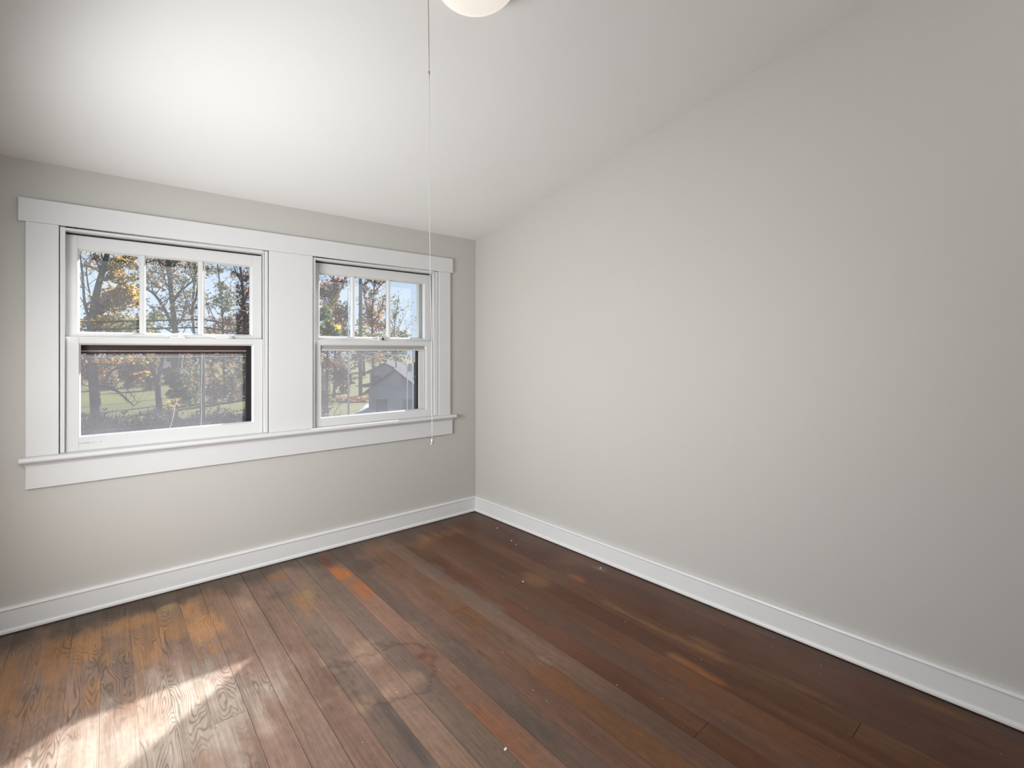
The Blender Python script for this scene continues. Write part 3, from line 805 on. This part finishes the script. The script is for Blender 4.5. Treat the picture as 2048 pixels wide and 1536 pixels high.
class Leaves:
    def __init__(s, seed): s.P, s.S, s.C, s.r = [], [], [], np.random.default_rng(seed)
    def ell(s, c, rx, ry, rz, n, size, pal, clump=.35):
        if n <= 0: return
        nc = max(1, n // 14)
        cc = s.r.normal(size=(nc, 3)); cc /= np.linalg.norm(cc, axis=1)[:, None] + 1e-9
        cc *= s.r.random((nc, 1)) ** .45
        k = s.r.integers(0, nc, n)
        p = cc[k] + s.r.normal(size=(n, 3)) * clump * .45
        s.P.append(np.array(c) + (RT_[None] * (p[:, :1] * rx) + FW_[None] * (p[:, 1:2] * ry) + np.array([[0, 0, 1.]]) * (p[:, 2:] * rz)))
        s.S.append(size * s.r.uniform(.6, 1.3, n))
        pk = s.r.integers(0, len(pal), nc)
        col = np.array(pal)[pk][k] * s.r.uniform(.42, .88, (n, 1))
        s.C.append(col)
    def build(s, name, parent):
        P, Sz, C = np.concatenate(s.P), np.concatenate(s.S), np.concatenate(s.C)
        n = len(P)
        a = s.r.normal(size=(n, 3)); a /= np.linalg.norm(a, axis=1)[:, None]
        c = np.cross(a, s.r.normal(size=(n, 3))); c /= np.linalg.norm(c, axis=1)[:, None] + 1e-9
        nrm = np.cross(a, c)
        a, c = a * Sz[:, None] * .5, c * Sz[:, None] * .30
        V = np.stack([P - a, P + c + nrm * Sz[:, None] * .08, P + a, P - c + nrm * Sz[:, None] * .08], 1).reshape(-1, 3)
        me = bpy.data.meshes.new(name)
        me.vertices.add(4 * n); me.vertices.foreach_set('co', V.astype(np.float32).ravel())
        F = np.arange(4 * n, dtype=np.int32)
        me.loops.add(4 * n); me.loops.foreach_set('vertex_index', F)
        me.polygons.add(n); me.polygons.foreach_set('loop_start', np.arange(0, 4 * n, 4, dtype=np.int32)); me.polygons.foreach_set('loop_total', np.full(n, 4, np.int32))
        me.update(calc_edges=True)
        at = me.attributes.new('leaf', 'FLOAT_COLOR', 'POINT')
        at.data.foreach_set('color', np.concatenate([np.repeat(C, 4, 0), np.ones((4 * n, 1))], 1).astype(np.float32).ravel())
        me.materials.append(M['leaf'])
        o = bpy.data.objects.new(name, me); COL.objects.link(o)
        o.parent = parent; o.location = -Vector(parent.location)
        return o
RT_, FW_ = np.array(RT), np.array(FW)

def smooth(ps, k=3):
    out_ = []
    for i in range(len(ps) - 1):
        p0, p1, p2, p3 = ps[max(i - 1, 0)], ps[i], ps[i + 1], ps[min(i + 2, len(ps) - 1)]
        for j in range(k):
            t = j / k
            out_.append(.5 * ((2 * p1) + (p2 - p0) * t + (2 * p0 - 5 * p1 + 4 * p2 - p3) * t * t + (3 * p1 - p0 - 3 * p2 + p3) * t ** 3))
    return out_ + [ps[-1]]

def tree(name, label, D, limbs, clusters, seed, twigs=10, tl=1.2, lf=.22, twl=0, twpal=None, group='trees in the yard', cat='tree'):
    r = random.Random(seed)
    base = gpt(limbs[0][0][0][0], D)
    root = empty(name, base)
    tag(root, label, cat, group)
    px2m = D / FPX
    b = MB(); lv = Leaves(seed)
    for li, (ps, w0, w1) in enumerate(limbs):
        side = r.uniform(-1, 1)
        W = []
        for i, (x, y) in enumerate(ps):
            t = i / max(1, len(ps) - 1)
            dd = 0 if li == 0 else side * 1.6 * t
            W.append(pt(x, y, D + dd))
        if li == 0: W[0].z = min(W[0].z, G)
        W = smooth(W)
        n = len(W)
        rs = [.5 * px2m * (w0 + (w1 - w0) * i / (n - 1)) for i in range(n)]
        if li == 0: rs[0] *= 1.35
        b.tube(W, rs, 9)
        for k in range(twigs if li == 0 else max(3, twigs // 2)):
            i = r.randint(int(n * (.45 if li == 0 else .3)), n - 1)
            d = Vector((r.uniform(-1, 1), r.uniform(-1, 1), r.uniform(.1, 1))).normalized()
            L_ = tl * r.uniform(.5, 1.2); q = W[i].copy(); pts = [q.copy()]
            for s_ in range(5):
                d = (d + Vector((r.uniform(-.4, .4), r.uniform(-.4, .4), r.uniform(-.2, .4)))).normalized()
                q = q + d * L_ / 5; pts.append(q.copy())
            r0 = min(rs[i] * .5, .05)
            b.tube(pts, [r0 * (1 - .17 * j) for j in range(6)], 5)
            for s_ in range(3):
                d2 = Vector((r.uniform(-1, 1), r.uniform(-1, 1), r.uniform(-.2, 1))).normalized()
                st = pts[r.randint(2, 5)]
                e = st + d2 * L_ * .45
                b.tube([st, st + d2 * L_ * .22 + Vector((0, 0, .04)), e], [r0 * .45, r0 * .35, r0 * .2], 4)
                if twl: lv.ell(e, .35, .35, .3, twl, lf, twpal)
            if twl: lv.ell(pts[-1], .4, .4, .35, twl, lf, twpal)
    b.build('trunk', M['bark'], root, recalc=False)
    for (x, y, rx, ry, n, pal) in clusters:
        lv.ell(pt(x, y, D + r.uniform(-.8, .8)), rx * px2m, max(.6, .5 * (rx + ry) * px2m), ry * px2m, n, lf, pal)
    if lv.P: lv.build('foliage', root)
    return root

tree('yellow_tree', 'thick-trunked yellow-leaved tree leaning in the left pane of the left window', 32.8,
     [([(192, 842), (190, 800), (187, 765), (183, 725), (181, 680), (184, 640), (190, 600), (200, 560), (209, 530), (216, 500), (226, 440)], 19, 8),
      ([(187, 772), (205, 772), (224, 778), (240, 786), (255, 800), (268, 812)], 8, 2), ([(185, 765), (172, 752), (158, 738), (146, 715)], 9, 4), ([(208, 772), (220, 745), (238, 735), (252, 726)], 6, 2),
      ([(183, 650), (170, 610), (166, 560), (160, 510)], 6, 3), ([(185, 640), (205, 615), (235, 575), (262, 555)], 5, 2), ([(202, 555), (196, 530), (186, 510)], 4, 2), ([(188, 610), (176, 570), (172, 520)], 4, 2)],
     [(235, 600, 38, 26, 1000, [GOLD, AMB, TANL, OLIV]), (248, 585, 24, 16, 400, [YELLOW, GOLD]), (198, 615, 20, 18, 300, [TANL, AMB, BROWN]), (205, 645, 42, 13, 700, [YELLOW, GOLD, AMB]), (235, 530, 34, 17, 420, [YELLOW, GOLD, OLIV]),
      (190, 520, 30, 20, 130, [TANL, BROWN, AMB]), (262, 520, 20, 20, 120, [BROWN, TANL]), (245, 555, 35, 12, 350, [TANL, AMB, OLIV]), (240, 722, 48, 9, 600, [YELLOW, GOLD, AMB]), (185, 735, 26, 32, 650, [TANL, OLIV, AMB]), (262, 730, 25, 6, 160, [YELLOW, GREEN]), (250, 650, 50, 22, 600, [OLIV, TANL, GREEN])], 3, 18, 1.6, .26)
tree('forked_tree', 'smaller forked tree with yellow leaves in the lower left window', 36,
     [([(319, 828), (317, 795), (314, 765), (307, 742), (297, 722), (284, 700), (276, 672)], 12, 5), ([(314, 764), (321, 740), (327, 712), (333, 680)], 8, 4), ([(308, 748), (290, 757), (272, 762)], 4, 2), ([(300, 728), (276, 722), (255, 727)], 4, 2), ([(248, 770), (262, 788), (276, 806)], 2, 1)],
     [(286, 750, 15, 7, 170, [YELLOW, GOLD]), (283, 764, 9, 4, 80, [YELLOW]), (312, 722, 26, 14, 300, [TANL, GOLD, OLIV]), (270, 722, 30, 8, 260, [YELLOW, GOLD, GREEN])], 8, 8, 1.2, .24)
tree('bare_branched_tree', 'nearly bare tree with a left-slanting limb in the middle pane of the left window', 42,
     [([(353, 810), (352, 740), (351, 690), (350, 660), (347, 630), (344, 600), (341, 570), (338, 540), (336, 510), (331, 450)], 13, 6), ([(346, 655), (331, 622), (318, 600), (306, 586), (293, 578), (278, 570)], 7, 3), ([(348, 602), (358, 585), (372, 573), (386, 560), (396, 535)], 5, 2),
      ([(342, 580), (333, 568), (326, 545), (318, 525)], 3, 1.5), ([(339, 545), (350, 528), (362, 512), (372, 490)], 4, 2), ([(346, 625), (356, 650), (366, 630), (372, 600)], 3, 1.5), ([(306, 586), (301, 560), (290, 540)], 3, 1.5), ([(351, 668), (325, 655), (300, 645)], 3, 1)],
     [(325, 530, 36, 16, 230, [BROWN, AMB, OLIV]), (345, 512, 40, 10, 240, [RUST, BROWN, AMB]), (308, 556, 18, 14, 130, [OLIV, TANL, BROWN]), (314, 573, 6, 5, 70, [GOLD, AMB]), (310, 635, 20, 30, 230, [GREEN, TEAL, OLIV]), (300, 660, 22, 20, 300, [GREEN, TEAL]), (370, 560, 26, 40, 170, [OLIV, BROWN, GREEN]), (360, 640, 30, 26, 110, [OLIV, BROWN]), (376, 520, 18, 16, 120, [AMB, RUST, BROWN])], 12, 26, 2.2, .24, 3, [BROWN, OLIV, AMB])
tree('slender_tree', 'thin double-stemmed bare tree beside the pole in the middle pane', 50,
     [([(393, 800), (391, 720), (388, 665), (385, 630), (386, 600), (389, 560), (391, 520), (393, 470)], 6, 3), ([(387, 650), (378, 615), (368, 588), (360, 560)], 3, 1.5), ([(386, 640), (374, 625), (366, 640)], 2, 1), ([(388, 570), (380, 540), (376, 510)], 2.5, 1.5), ([(386, 610), (393, 590), (396, 560), (396, 520)], 3, 1.5), ([(388, 665), (375, 650), (360, 680)], 2.5, 1)],
     [(388, 540, 14, 30, 140, [BROWN, OLIV, AMB]), (385, 620, 14, 30, 110, [BROWN, OLIV])], 21, 18, 1.6, .22, 2, [BROWN, OLIV])
tree('grey_green_tree', 'grey-green thinning tree in the right pane of the left window', 47,
     [([(450, 800), (448, 720), (446, 660), (444, 620), (441, 580), (437, 545), (432, 500)], 5, 2), ([(446, 660), (430, 640), (416, 610)], 3, 1), ([(445, 630), (456, 600), (462, 570)], 3, 1), ([(438, 555), (439, 540), (441, 530)], 2, 1)],
     [(452, 600, 20, 26, 520, [OLIV, TEAL, GREEN]), (430, 655, 24, 22, 330, [BROWN, TANL, MAUV]), (455, 640, 18, 16, 220, [MAUV, BROWN, OLIV]), (425, 540, 20, 18, 170, [BROWN, OLIV]), (425, 600, 16, 22, 180, [OLIV, BROWN]), (440, 570, 20, 14, 150, [OLIV, MAUV])], 31, 14, 1.6, .24, 2, [OLIV, BROWN])
tree('russet_tree', 'dark russet-leaved tree at the right edge of the left window', 38,
     [([(496, 822), (494, 720), (491, 660), (488, 610), (484, 560), (478, 515), (474, 460)], 7, 3), ([(488, 610), (497, 580), (508, 550)], 3, 1.5), ([(485, 570), (474, 548), (466, 530)], 3, 1.5), ([(491, 660), (480, 640), (470, 632)], 3, 1)],
     [(490, 610, 16, 50, 900, [BROWN, MAUV, RUST]), (492, 655, 14, 24, 400, [RUST, AMB, BROWN]), (473, 548, 14, 9, 130, [MAUV, RUST]), (492, 545, 14, 22, 220, [MAUV, BROWN]), (478, 665, 12, 12, 120, [AMB, OLIV, MAUV]), (490, 740, 20, 30, 300, [BROWN, OLIV])], 41, 14, 1.4, .22)
tree('evergreen_shrub', 'blue-green evergreen shrub beside the pole in the lower left window', 29,
     [([(354, 858), (354, 800), (355, 760), (356, 725)], 4, 2)], [(354, 755, 22, 20, 700, [TEAL, GREEN]), (362, 785, 22, 22, 600, [TEAL, GREEN, OLIV]), (345, 735, 16, 12, 250, [TEAL, OLIV])], 51, 6, .6, .20, group='shrubs in the yard', cat='shrub')
tree('yellow_shrub', 'low yellow-leaved shrub beneath the blue-green evergreen', 26.5,
     [([(350, 872), (350, 840), (351, 812)], 3, 1.5)], [(350, 803, 9, 6, 110, [YELLOW, GOLD]), (340, 818, 12, 10, 120, [OLIV, GOLD])], 52, 5, .4, .16, group='shrubs in the yard', cat='shrub')
tree('rust_tree', 'pinkish rust tree in the left pane of the right window', 48,
     [([(668, 795), (670, 720), (672, 660), (671, 620), (669, 580), (666, 540), (664, 490)], 5, 2.5), ([(671, 620), (655, 590), (645, 560)], 3, 1.5), ([(670, 600), (684, 575), (694, 545)], 3, 1.5), ([(668, 560), (650, 545), (636, 548)], 2.5, 1.2)],
     [(652, 585, 24, 22, 950, [MAUV, RUST, TANL]), (664, 615, 28, 26, 650, [MAUV, TANL, OLIV, RUST]), (672, 575, 16, 18, 330, [MAUV, RUST, BROWN]), (686, 625, 16, 26, 620, [AMB, RUST, TANL]), (665, 540, 30, 10, 130, [RUST, BROWN]), (690, 560, 10, 16, 60, [BROWN]), (690, 665, 16, 18, 300, [RUST, BROWN, OLIV])], 61, 16, 1.6, .24, 2, [MAUV, RUST])
tree('yellow_green_tree', 'yellow-green tree at the left edge of the right window', 36,
     [([(653, 815), (654, 740), (655, 690), (652, 650), (648, 610)], 5, 2.5), ([(654, 680), (664, 655), (672, 640)], 3, 1)],
     [(648, 630, 16, 16, 380, [GREEN, TEAL, OLIV]), (658, 660, 24, 16, 520, [OLIV, YELLOW, GREEN]), (652, 680, 20, 10, 260, [YELLOW, OLIV]), (684, 680, 24, 14, 420, [TEAL, OLIV, GREEN]), (660, 730, 30, 24, 500, [BROWN, OLIV, MAUV]), (685, 755, 22, 22, 400, [MAUV, TANL, RUST])], 62, 10, 1.3, .24)
tree('orange_tree', 'orange-brown tree behind the pole in the middle pane of the right window', 52,
     [([(747, 790), (746, 720), (745, 670), (744, 630), (747, 590), (751, 550), (756, 500)], 5, 2), ([(745, 650), (758, 625), (768, 600)], 3, 1.2), ([(744, 640), (732, 610), (728, 580)], 3, 1.2), ([(748, 585), (762, 570), (774, 555)], 2.5, 1), ([(745, 665), (760, 650), (776, 632)], 2, 1)],
     [(740, 625, 22, 26, 800, [RUST, AMB, TANL]), (735, 575, 14, 16, 160, [OLIV, MAUV]), (755, 648, 22, 18, 480, [RUST, AMB, MAUV]), (752, 560, 22, 10, 230, [OLIV, AMB, BROWN]), (742, 590, 18, 14, 200, [MAUV, TEAL, OLIV]), (765, 610, 10, 20, 130, [OLIV, BROWN]), (750, 675, 26, 10, 330, [OLIV, TANL, RUST]), (752, 718, 20, 12, 330, [GOLD, AMB, TANL])], 71, 16, 1.7, .24, 2, [RUST, OLIV])
tree('sparse_tree', 'sparse-leaved tree against open blue sky in the right window', 44,
     [([(793, 803), (792, 730), (790, 690), (789, 655), (793, 620), (798, 590)], 3, 1), ([(790, 670), (802, 645), (812, 625)], 1.6, .7), ([(789, 660), (780, 635), (776, 610)], 1.6, .7), ([(790, 685), (806, 665), (818, 655)], 1.6, .7)],
     [(792, 640, 16, 24, 110, [OLIV, TEAL]), (800, 605, 13, 12, 45, [OLIV]), (795, 668, 20, 12, 330, [TEAL, OLIV, TANL]), (812, 672, 12, 9, 130, [TEAL, OLIV]), (778, 655, 8, 30, 120, [OLIV, TANL]), (805, 622, 10, 10, 30, [OLIV])], 81, 14, 1.2, .20, 1, [OLIV])
tree('orange_shrub', 'small orange-leaved shrub low in the right pane of the right window', 60,
     [([(826, 775), (826, 720), (826, 695)], 3, 1.5)], [(824, 683, 8, 8, 220, [AMB, RUST, OLIV]), (832, 690, 10, 6, 150, [AMB, OLIV])], 82, 5, .8, .24)

# trees far behind the lawn
FAR = [(120, 620, 95, [OLIV, TANL, BROWN], 'distant olive tree left of the left window view'), (215, 605, 82, [GREEN, OLIV, TEAL], 'distant green tree behind the yellow tree'), (262, 628, 97, [OLIV, TANL, TEAL], 'distant green and tan tree right of the yellow tree'),
       (345, 690, 110, [MAUV, BROWN, OLIV], 'distant brownish tree low behind the bare tree'), (425, 655, 88, [MAUV, OLIV, BROWN], 'distant mauve tree low beside the pole'), (478, 625, 80, [BROWN, OLIV, MAUV], 'distant brown tree behind the russet tree'),
       (560, 668, 90, [RUST, OLIV], 'distant rust tree hidden by the wall between the windows'), (655, 610, 74, [MAUV, TANL, OLIV], 'distant mauve tree behind the yellow-green tree'), (728, 640, 88, [TANL, OLIV, TEAL], 'distant tan and green tree behind the plain pole'), (772, 668, 108, [OLIV, TEAL], 'distant olive tree below the sparse tree')]
for i, (x, ytop, D, pal, lab) in enumerate(FAR):
    hb = CY + 4.5 * FPX / D
    mid = .5 * (ytop + hb)
    tree('distant_tree', lab, D, [([(x, hb), (x, mid), (x + 2, ytop + 8)], 5, 2)],
         [(x, mid - .12 * (hb - ytop), 42, .40 * (hb - ytop), 900, pal), (x - 22, mid + 8, 24, .32 * (hb - ytop), 350, pal), (x + 22, mid + 6, 26, .32 * (hb - ytop), 350, pal)], 200 + i, 4, 2, .55, group='distant trees')

# bushes closing the far side of the lawn
BUSH = [(150, 58, [TANL, OLIV], 'tan bush on the far side of the lawn, left of the yellow tree trunk'), (215, 57, [MAUV, TANL, BROWN], 'mauve bush on the far side of the lawn, right of the yellow tree trunk'),
        (262, 60, [MAUV, BROWN], 'brownish bush before the mauve brick house'), (302, 56, [OLIV, MAUV], 'olive bush behind the forked tree trunk'),
        (380, 39.5, [TEAL, OLIV, TANL], 'grey-green bush just right of the blue-green evergreen shrub'), (428, 43, [OLIV, MAUV, TANL], 'olive and mauve bush right of the pale utility pole'),
        (462, 43, [OLIV, TANL, TEAL], 'grey-olive bush below the thinning grey-green tree'), (497, 45, [MAUV, BROWN, RUST], 'dusky bush below the dark russet tree'),
        (640, 40, [BROWN, MAUV, OLIV], 'brown bush at the left edge of the lower right window'), (686, 52, [MAUV, TANL, RUST], 'rusty bush behind the tan leaf bank')]
for i, (x, D, pal, lab) in enumerate(BUSH):
    hb = CY + 4.5 * FPX / D; ht = 722; mid = .5 * (hb + ht)
    tree('bush', lab, D, [([(x, hb), (x + 1, mid), (x - 2, ht + 8)], 3, 1)], [(x, mid + 4, 17, .48 * (hb - ht), 650, pal), (x - 6, mid + 18, 13, .30 * (hb - ht), 250, pal), (x + 6, mid + 14, 13, .34 * (hb - ht), 250, pal)], 300 + i, 6, .8, .24, group='bushes behind the lawn', cat='bush')

# hedge along the front of the lawn
hd = empty('hedge', gpt(330, 23.5)); tag(hd, 'low dark twiggy hedge across the bottom of the left window', 'hedge')
lv = Leaves(91); b = MB(); rr = random.Random(91)
for i in range(46):
    x = 60 + i * 13; D = 23.5 + 1.0 * math.sin(i * .7); q = gpt(x, D)
    hh = 1.42 + .42 * i / 46 + rr.uniform(-.12, .12)
    for k in range(7):
        s0 = q + Vector((rr.uniform(-.2, .2), rr.uniform(-.2, .2), 0))
        b.tube([s0, s0 + Vector((rr.uniform(-.12, .12), rr.uniform(-.12, .12), hh * .55)), s0 + Vector((rr.uniform(-.25, .25), rr.uniform(-.2, .2), hh * rr.uniform(.85, 1.1)))], [.016, .011, .004], 4)
    lv.ell(q + Vector((0, 0, hh * .5)), .36, .45, hh * .48, 300, .15, [(.05, .047, .055), (.07, .06, .06), (.04, .045, .04), (.09, .07, .075)], .5)
b.build('stems', M['bark'], hd, recalc=False); lv.build('foliage', hd)
tag(tree('dead_twigs', 'bare arching twigs low at the left edge of the right window', 20, [([(655, 925), (660, 860), (672, 820), (688, 800), (697, 795)], 1.6, .7), ([(666, 925), (672, 855), (682, 822)], 1.6, .6), ([(648, 925), (650, 850), (646, 815)], 1.6, .6)], [(650, 822, 12, 10, 60, [BROWN, TANL])], 95, 4, .5, .10), cat='shrub', group='shrubs in the yard')
# bank of fallen leaves beyond the lawn in the right window
bk = empty('leaf_bank', gpt(690, 44)); tag(bk, 'tan bank of fallen leaves at the far side of the lawn', 'leaves', kind='stuff')
lv = Leaves(96)
for x in range(640, 742, 8): lv.ell(gpt(x, 44) + Vector((0, 0, .15)), .5, 1.2, .22, 130, .22, [TANL, AMB, RUST])
lv.build('foliage', bk)

# poles
def pole(name, label, px, D, w, ytop, mt, arm=False):
    r_ = empty(name, gpt(px, D)); tag(r_, label, 'pole', 'poles beyond the windows')
    q = gpt(px, D); t = pt(px, ytop, D)
    b = MB(); b.tube([q, q.lerp(t, .5), t], [w * .55, w * .5, w * .42], 14)
    b.build('post', mt, r_)
    if arm:
        b = MB(); c = t - Vector((0, 0, .6)); b.box(c.x - 1.1, c.x + 1.1, c.y - .06 - w * .6, c.y + .05 - w * .6, c.z - .06, c.z + .06)
        b.build('crossarm', M['pole'], r_)
        for dx in (-.95, -.5, .5, .95):
            b = MB(); b.tube([(c.x + dx, c.y - w * .6, c.z + .06), (c.x + dx, c.y - w * .6, c.z + .2)], [.03, .05], 8); b.build('insulator', M['metalpole'], r_)
    return t
pole('utility_pole', 'pale wooden utility pole standing beyond the left window', 405, 25, .21, 430, M['pole'], True)
pole('utility_pole', 'grey wooden utility pole in the middle pane of the right window', 721, 50, .34, 440, M['pole'], True)
pole('lamp_post', 'slim pale metal pole in the left pane of the right window', 697, 33, .10, 575, M['metalpole'])
# cables
def cable(p, q, sag, r_, mt, label, group='overhead cables'):
    ps = []
    for t in np.linspace(0, 1, 25):
        c = p.lerp(q, t); c.z -= sag * 4 * t * (1 - t); ps.append(c)
    b = MB(); b.tube(ps, r_, 6)
    tag(b.build('overhead_cable', mt, None, recalc=False), label, 'cable', group)
P1, P2 = gpt(405, 24.55), gpt(721, 49.4)
at_ = lambda P, z: Vector((P.x, P.y, z))
cable(pt(-330, 641, 27), at_(P1 - RT * .12, 2.80), .12, .042, M['cable'], 'upper thick black cable crossing the left half of the left window')
cable(pt(-330, 655, 27), at_(P1 - RT * .12, 2.42), .12, .042, M['cable'], 'lower thick black cable crossing the left half of the left window')
cable(at_(P1 + RT * .12, 2.80), at_(P2, 2.70), .30, .042, M['cable'], 'upper thick black cable running from the pale pole to the far pole')
cable(at_(P1 + RT * .12, 2.42), at_(P2, 2.42), .30, .042, M['cable'], 'lower thick black cable running from the pale pole to the far pole')
cable(pt(-330, 600, 27), at_(P1 - RT * .12, 3.72), .5, .006, M['wire'], 'thin bright wire above the thick cables in the left window')
cable(at_(P1 + RT * .12, 3.72), at_(P2, 3.6), .4, .006, M['wire'], 'thin bright wire running from the pale pole to the far pole')
cable(at_(P2, 1.30), pt(900, 722.5, 13), .05, .017, M['white_wire'], 'upper white service wire sloping across the lower right window')
cable(at_(P2, .95), pt(811, 727, 21.2), .03, .017, M['white_wire'], 'lower white service wire ending at the sign post')

# houses
M['siding'] = plain('pale_siding', (.30, .30, .33), .8); M['brick'] = plain('mauve_brick', (.20, .13, .14), .9); M['roofing'] = plain('grey_shingle', (.045, .046, .052), .95, spec=.1, var=.2); M['gwall'] = plain('grey_wall', (.25, .26, .275), .85); M['pane_far'] = plain('dark_far_glass', (.05, .055, .065), .2)
def house(label, px, D, wpx, yb, yt, ridge, wall, roof, depth=7.0):
    c = gpt(px, D); r_ = empty('house', c); tag(r_, label, 'house', 'houses beyond the lawn')
    w = .5 * wpx * D / FPX
    zt = 1.3 - (yt - CY) / FPX * D; zr = 1.3 - (ridge - CY) / FPX * D
    def P(a, d, z): q = c + RT * a + FW * d; return (q.x, q.y, z)
    b = MB(); vs = [P(-w, 0, G), P(w, 0, G), P(w, depth, G), P(-w, depth, G), P(-w, 0, zt), P(w, 0, zt), P(w, depth, zt), P(-w, depth, zt), P(0, 0, zr - .12), P(0, depth, zr - .12)]
    b.add(vs, [(0, 1, 5, 8, 4), (2, 3, 7, 9, 6), (1, 2, 6, 5), (3, 0, 4, 7), (4, 8, 9, 7), (8, 5, 6, 9)])
    b.build('walls', wall, r_)
    b = MB(); e = .35; k = (zr - zt) / w
    for s_ in (-1, 1):
        a0, a1 = s_ * (w + e), 0
        z0 = zt - k * e
        vs = [P(a0, -e, z0), P(a1, -e, zr), P(a1, depth + e, zr), P(a0, depth + e, z0), P(a0, -e, z0 + .14), P(a1, -e, zr + .14), P(a1, depth + e, zr + .14), P(a0, depth + e, z0 + .14)]
        b.add(vs, [(0, 1, 2, 3), (4, 5, 6, 7), (0, 1, 5, 4), (1, 2, 6, 5), (2, 3, 7, 6), (3, 0, 4, 7)])
    b.build('roof', roof, r_)
    for a in (-.5, .5):
        b = MB(); vs = [P(w * a + dx, -.03 + dd, z) for dd in (0, .02) for dx, z in ((-.4, zt - 1.7), (.4, zt - 1.7), (.4, zt - .6), (-.4, zt - .6))]
        b.add(vs, [(0, 1, 2, 3), (4, 5, 6, 7), (0, 1, 5, 4), (1, 2, 6, 5), (2, 3, 7, 6), (3, 0, 4, 7)])
        b.build('house_window', M['pane_far'], r_)
house('grey gabled house low in the right window beside the driveway', 790, 36, 105, 826, 782, 740, M['gwall'], M['roofing'], 6)
house('pale house with a light roof far behind the grey gable', 770, 66, 60, 769, 742, 727, M['siding'], M['roofing'])
house('mauve brick house beyond the lawn between the two yellow trees', 268, 86, 62, 753, 738, 724, M['brick'], M['roofing'])

# sign and traffic light by the drive
sg = empty('road_sign', gpt(820, 21)); tag(sg, 'grey backed road sign on two white posts in the lower right window', 'sign')
for x in (814.5, 825.5):
    b = MB(); q = pt(x, 761, 21); t = pt(x, 726, 21); b.tube([Vector((q.x, q.y, G)), t], .022, 8); b.build('post', M['metalpole'], sg)
b = MB(); q0, q1 = pt(815.5, 743, 21.04), pt(824.5, 727, 21.04); e = FW * .02
vs = [Vector((q0.x, q0.y, q0.z)), Vector((q1.x, q1.y, q0.z)), Vector((q1.x, q1.y, q1.z)), Vector((q0.x, q0.y, q1.z))]
b.add(vs + [v + e for v in vs], [(0, 1, 2, 3), (4, 5, 6, 7), (0, 1, 5, 4), (1, 2, 6, 5), (2, 3, 7, 6), (3, 0, 4, 7)]); b.build('panel', M['gwall'], sg)
b = MB(); b.tube([pt(814.5, 743.5, 21), pt(825.5, 743.5, 21)], .02, 8); b.build('crossbar', M['metalpole'], sg)
tl_ = empty('traffic_light', gpt(832, 24)); tag(tl_, 'dark traffic light showing green at the right edge of the lower pane', 'traffic light')
c = pt(832, 742, 24); b = MB(); b.box(c.x - .12, c.x + .12, c.y - .1, c.y + .1, c.z - .42, c.z + .42); b.build('housing', M['black'], tl_, .02)
b = MB(); b.tube([gpt(832, 24.05), c + Vector((0, .05, -.42))], .06, 10); b.build('pole', M['black'], tl_)
m, nt, out = mat('green_signal'); em = N(nt, 'ShaderNodeEmission', Strength=1.6); em.inputs['Color'].default_value = (.05, .9, .6, 1); nt.links.new(em.outputs[0], out.inputs['Surface'])
for i, (dz, mm) in enumerate(((.27, M['oxblood']), (0, M['groove']), (-.27, m))):
    b = MB(); b.ball((c.x - .045, c.y - .10, c.z + dz), .09, 12, 8, (1, .5, 1)); b.build('lens', mm, tl_)
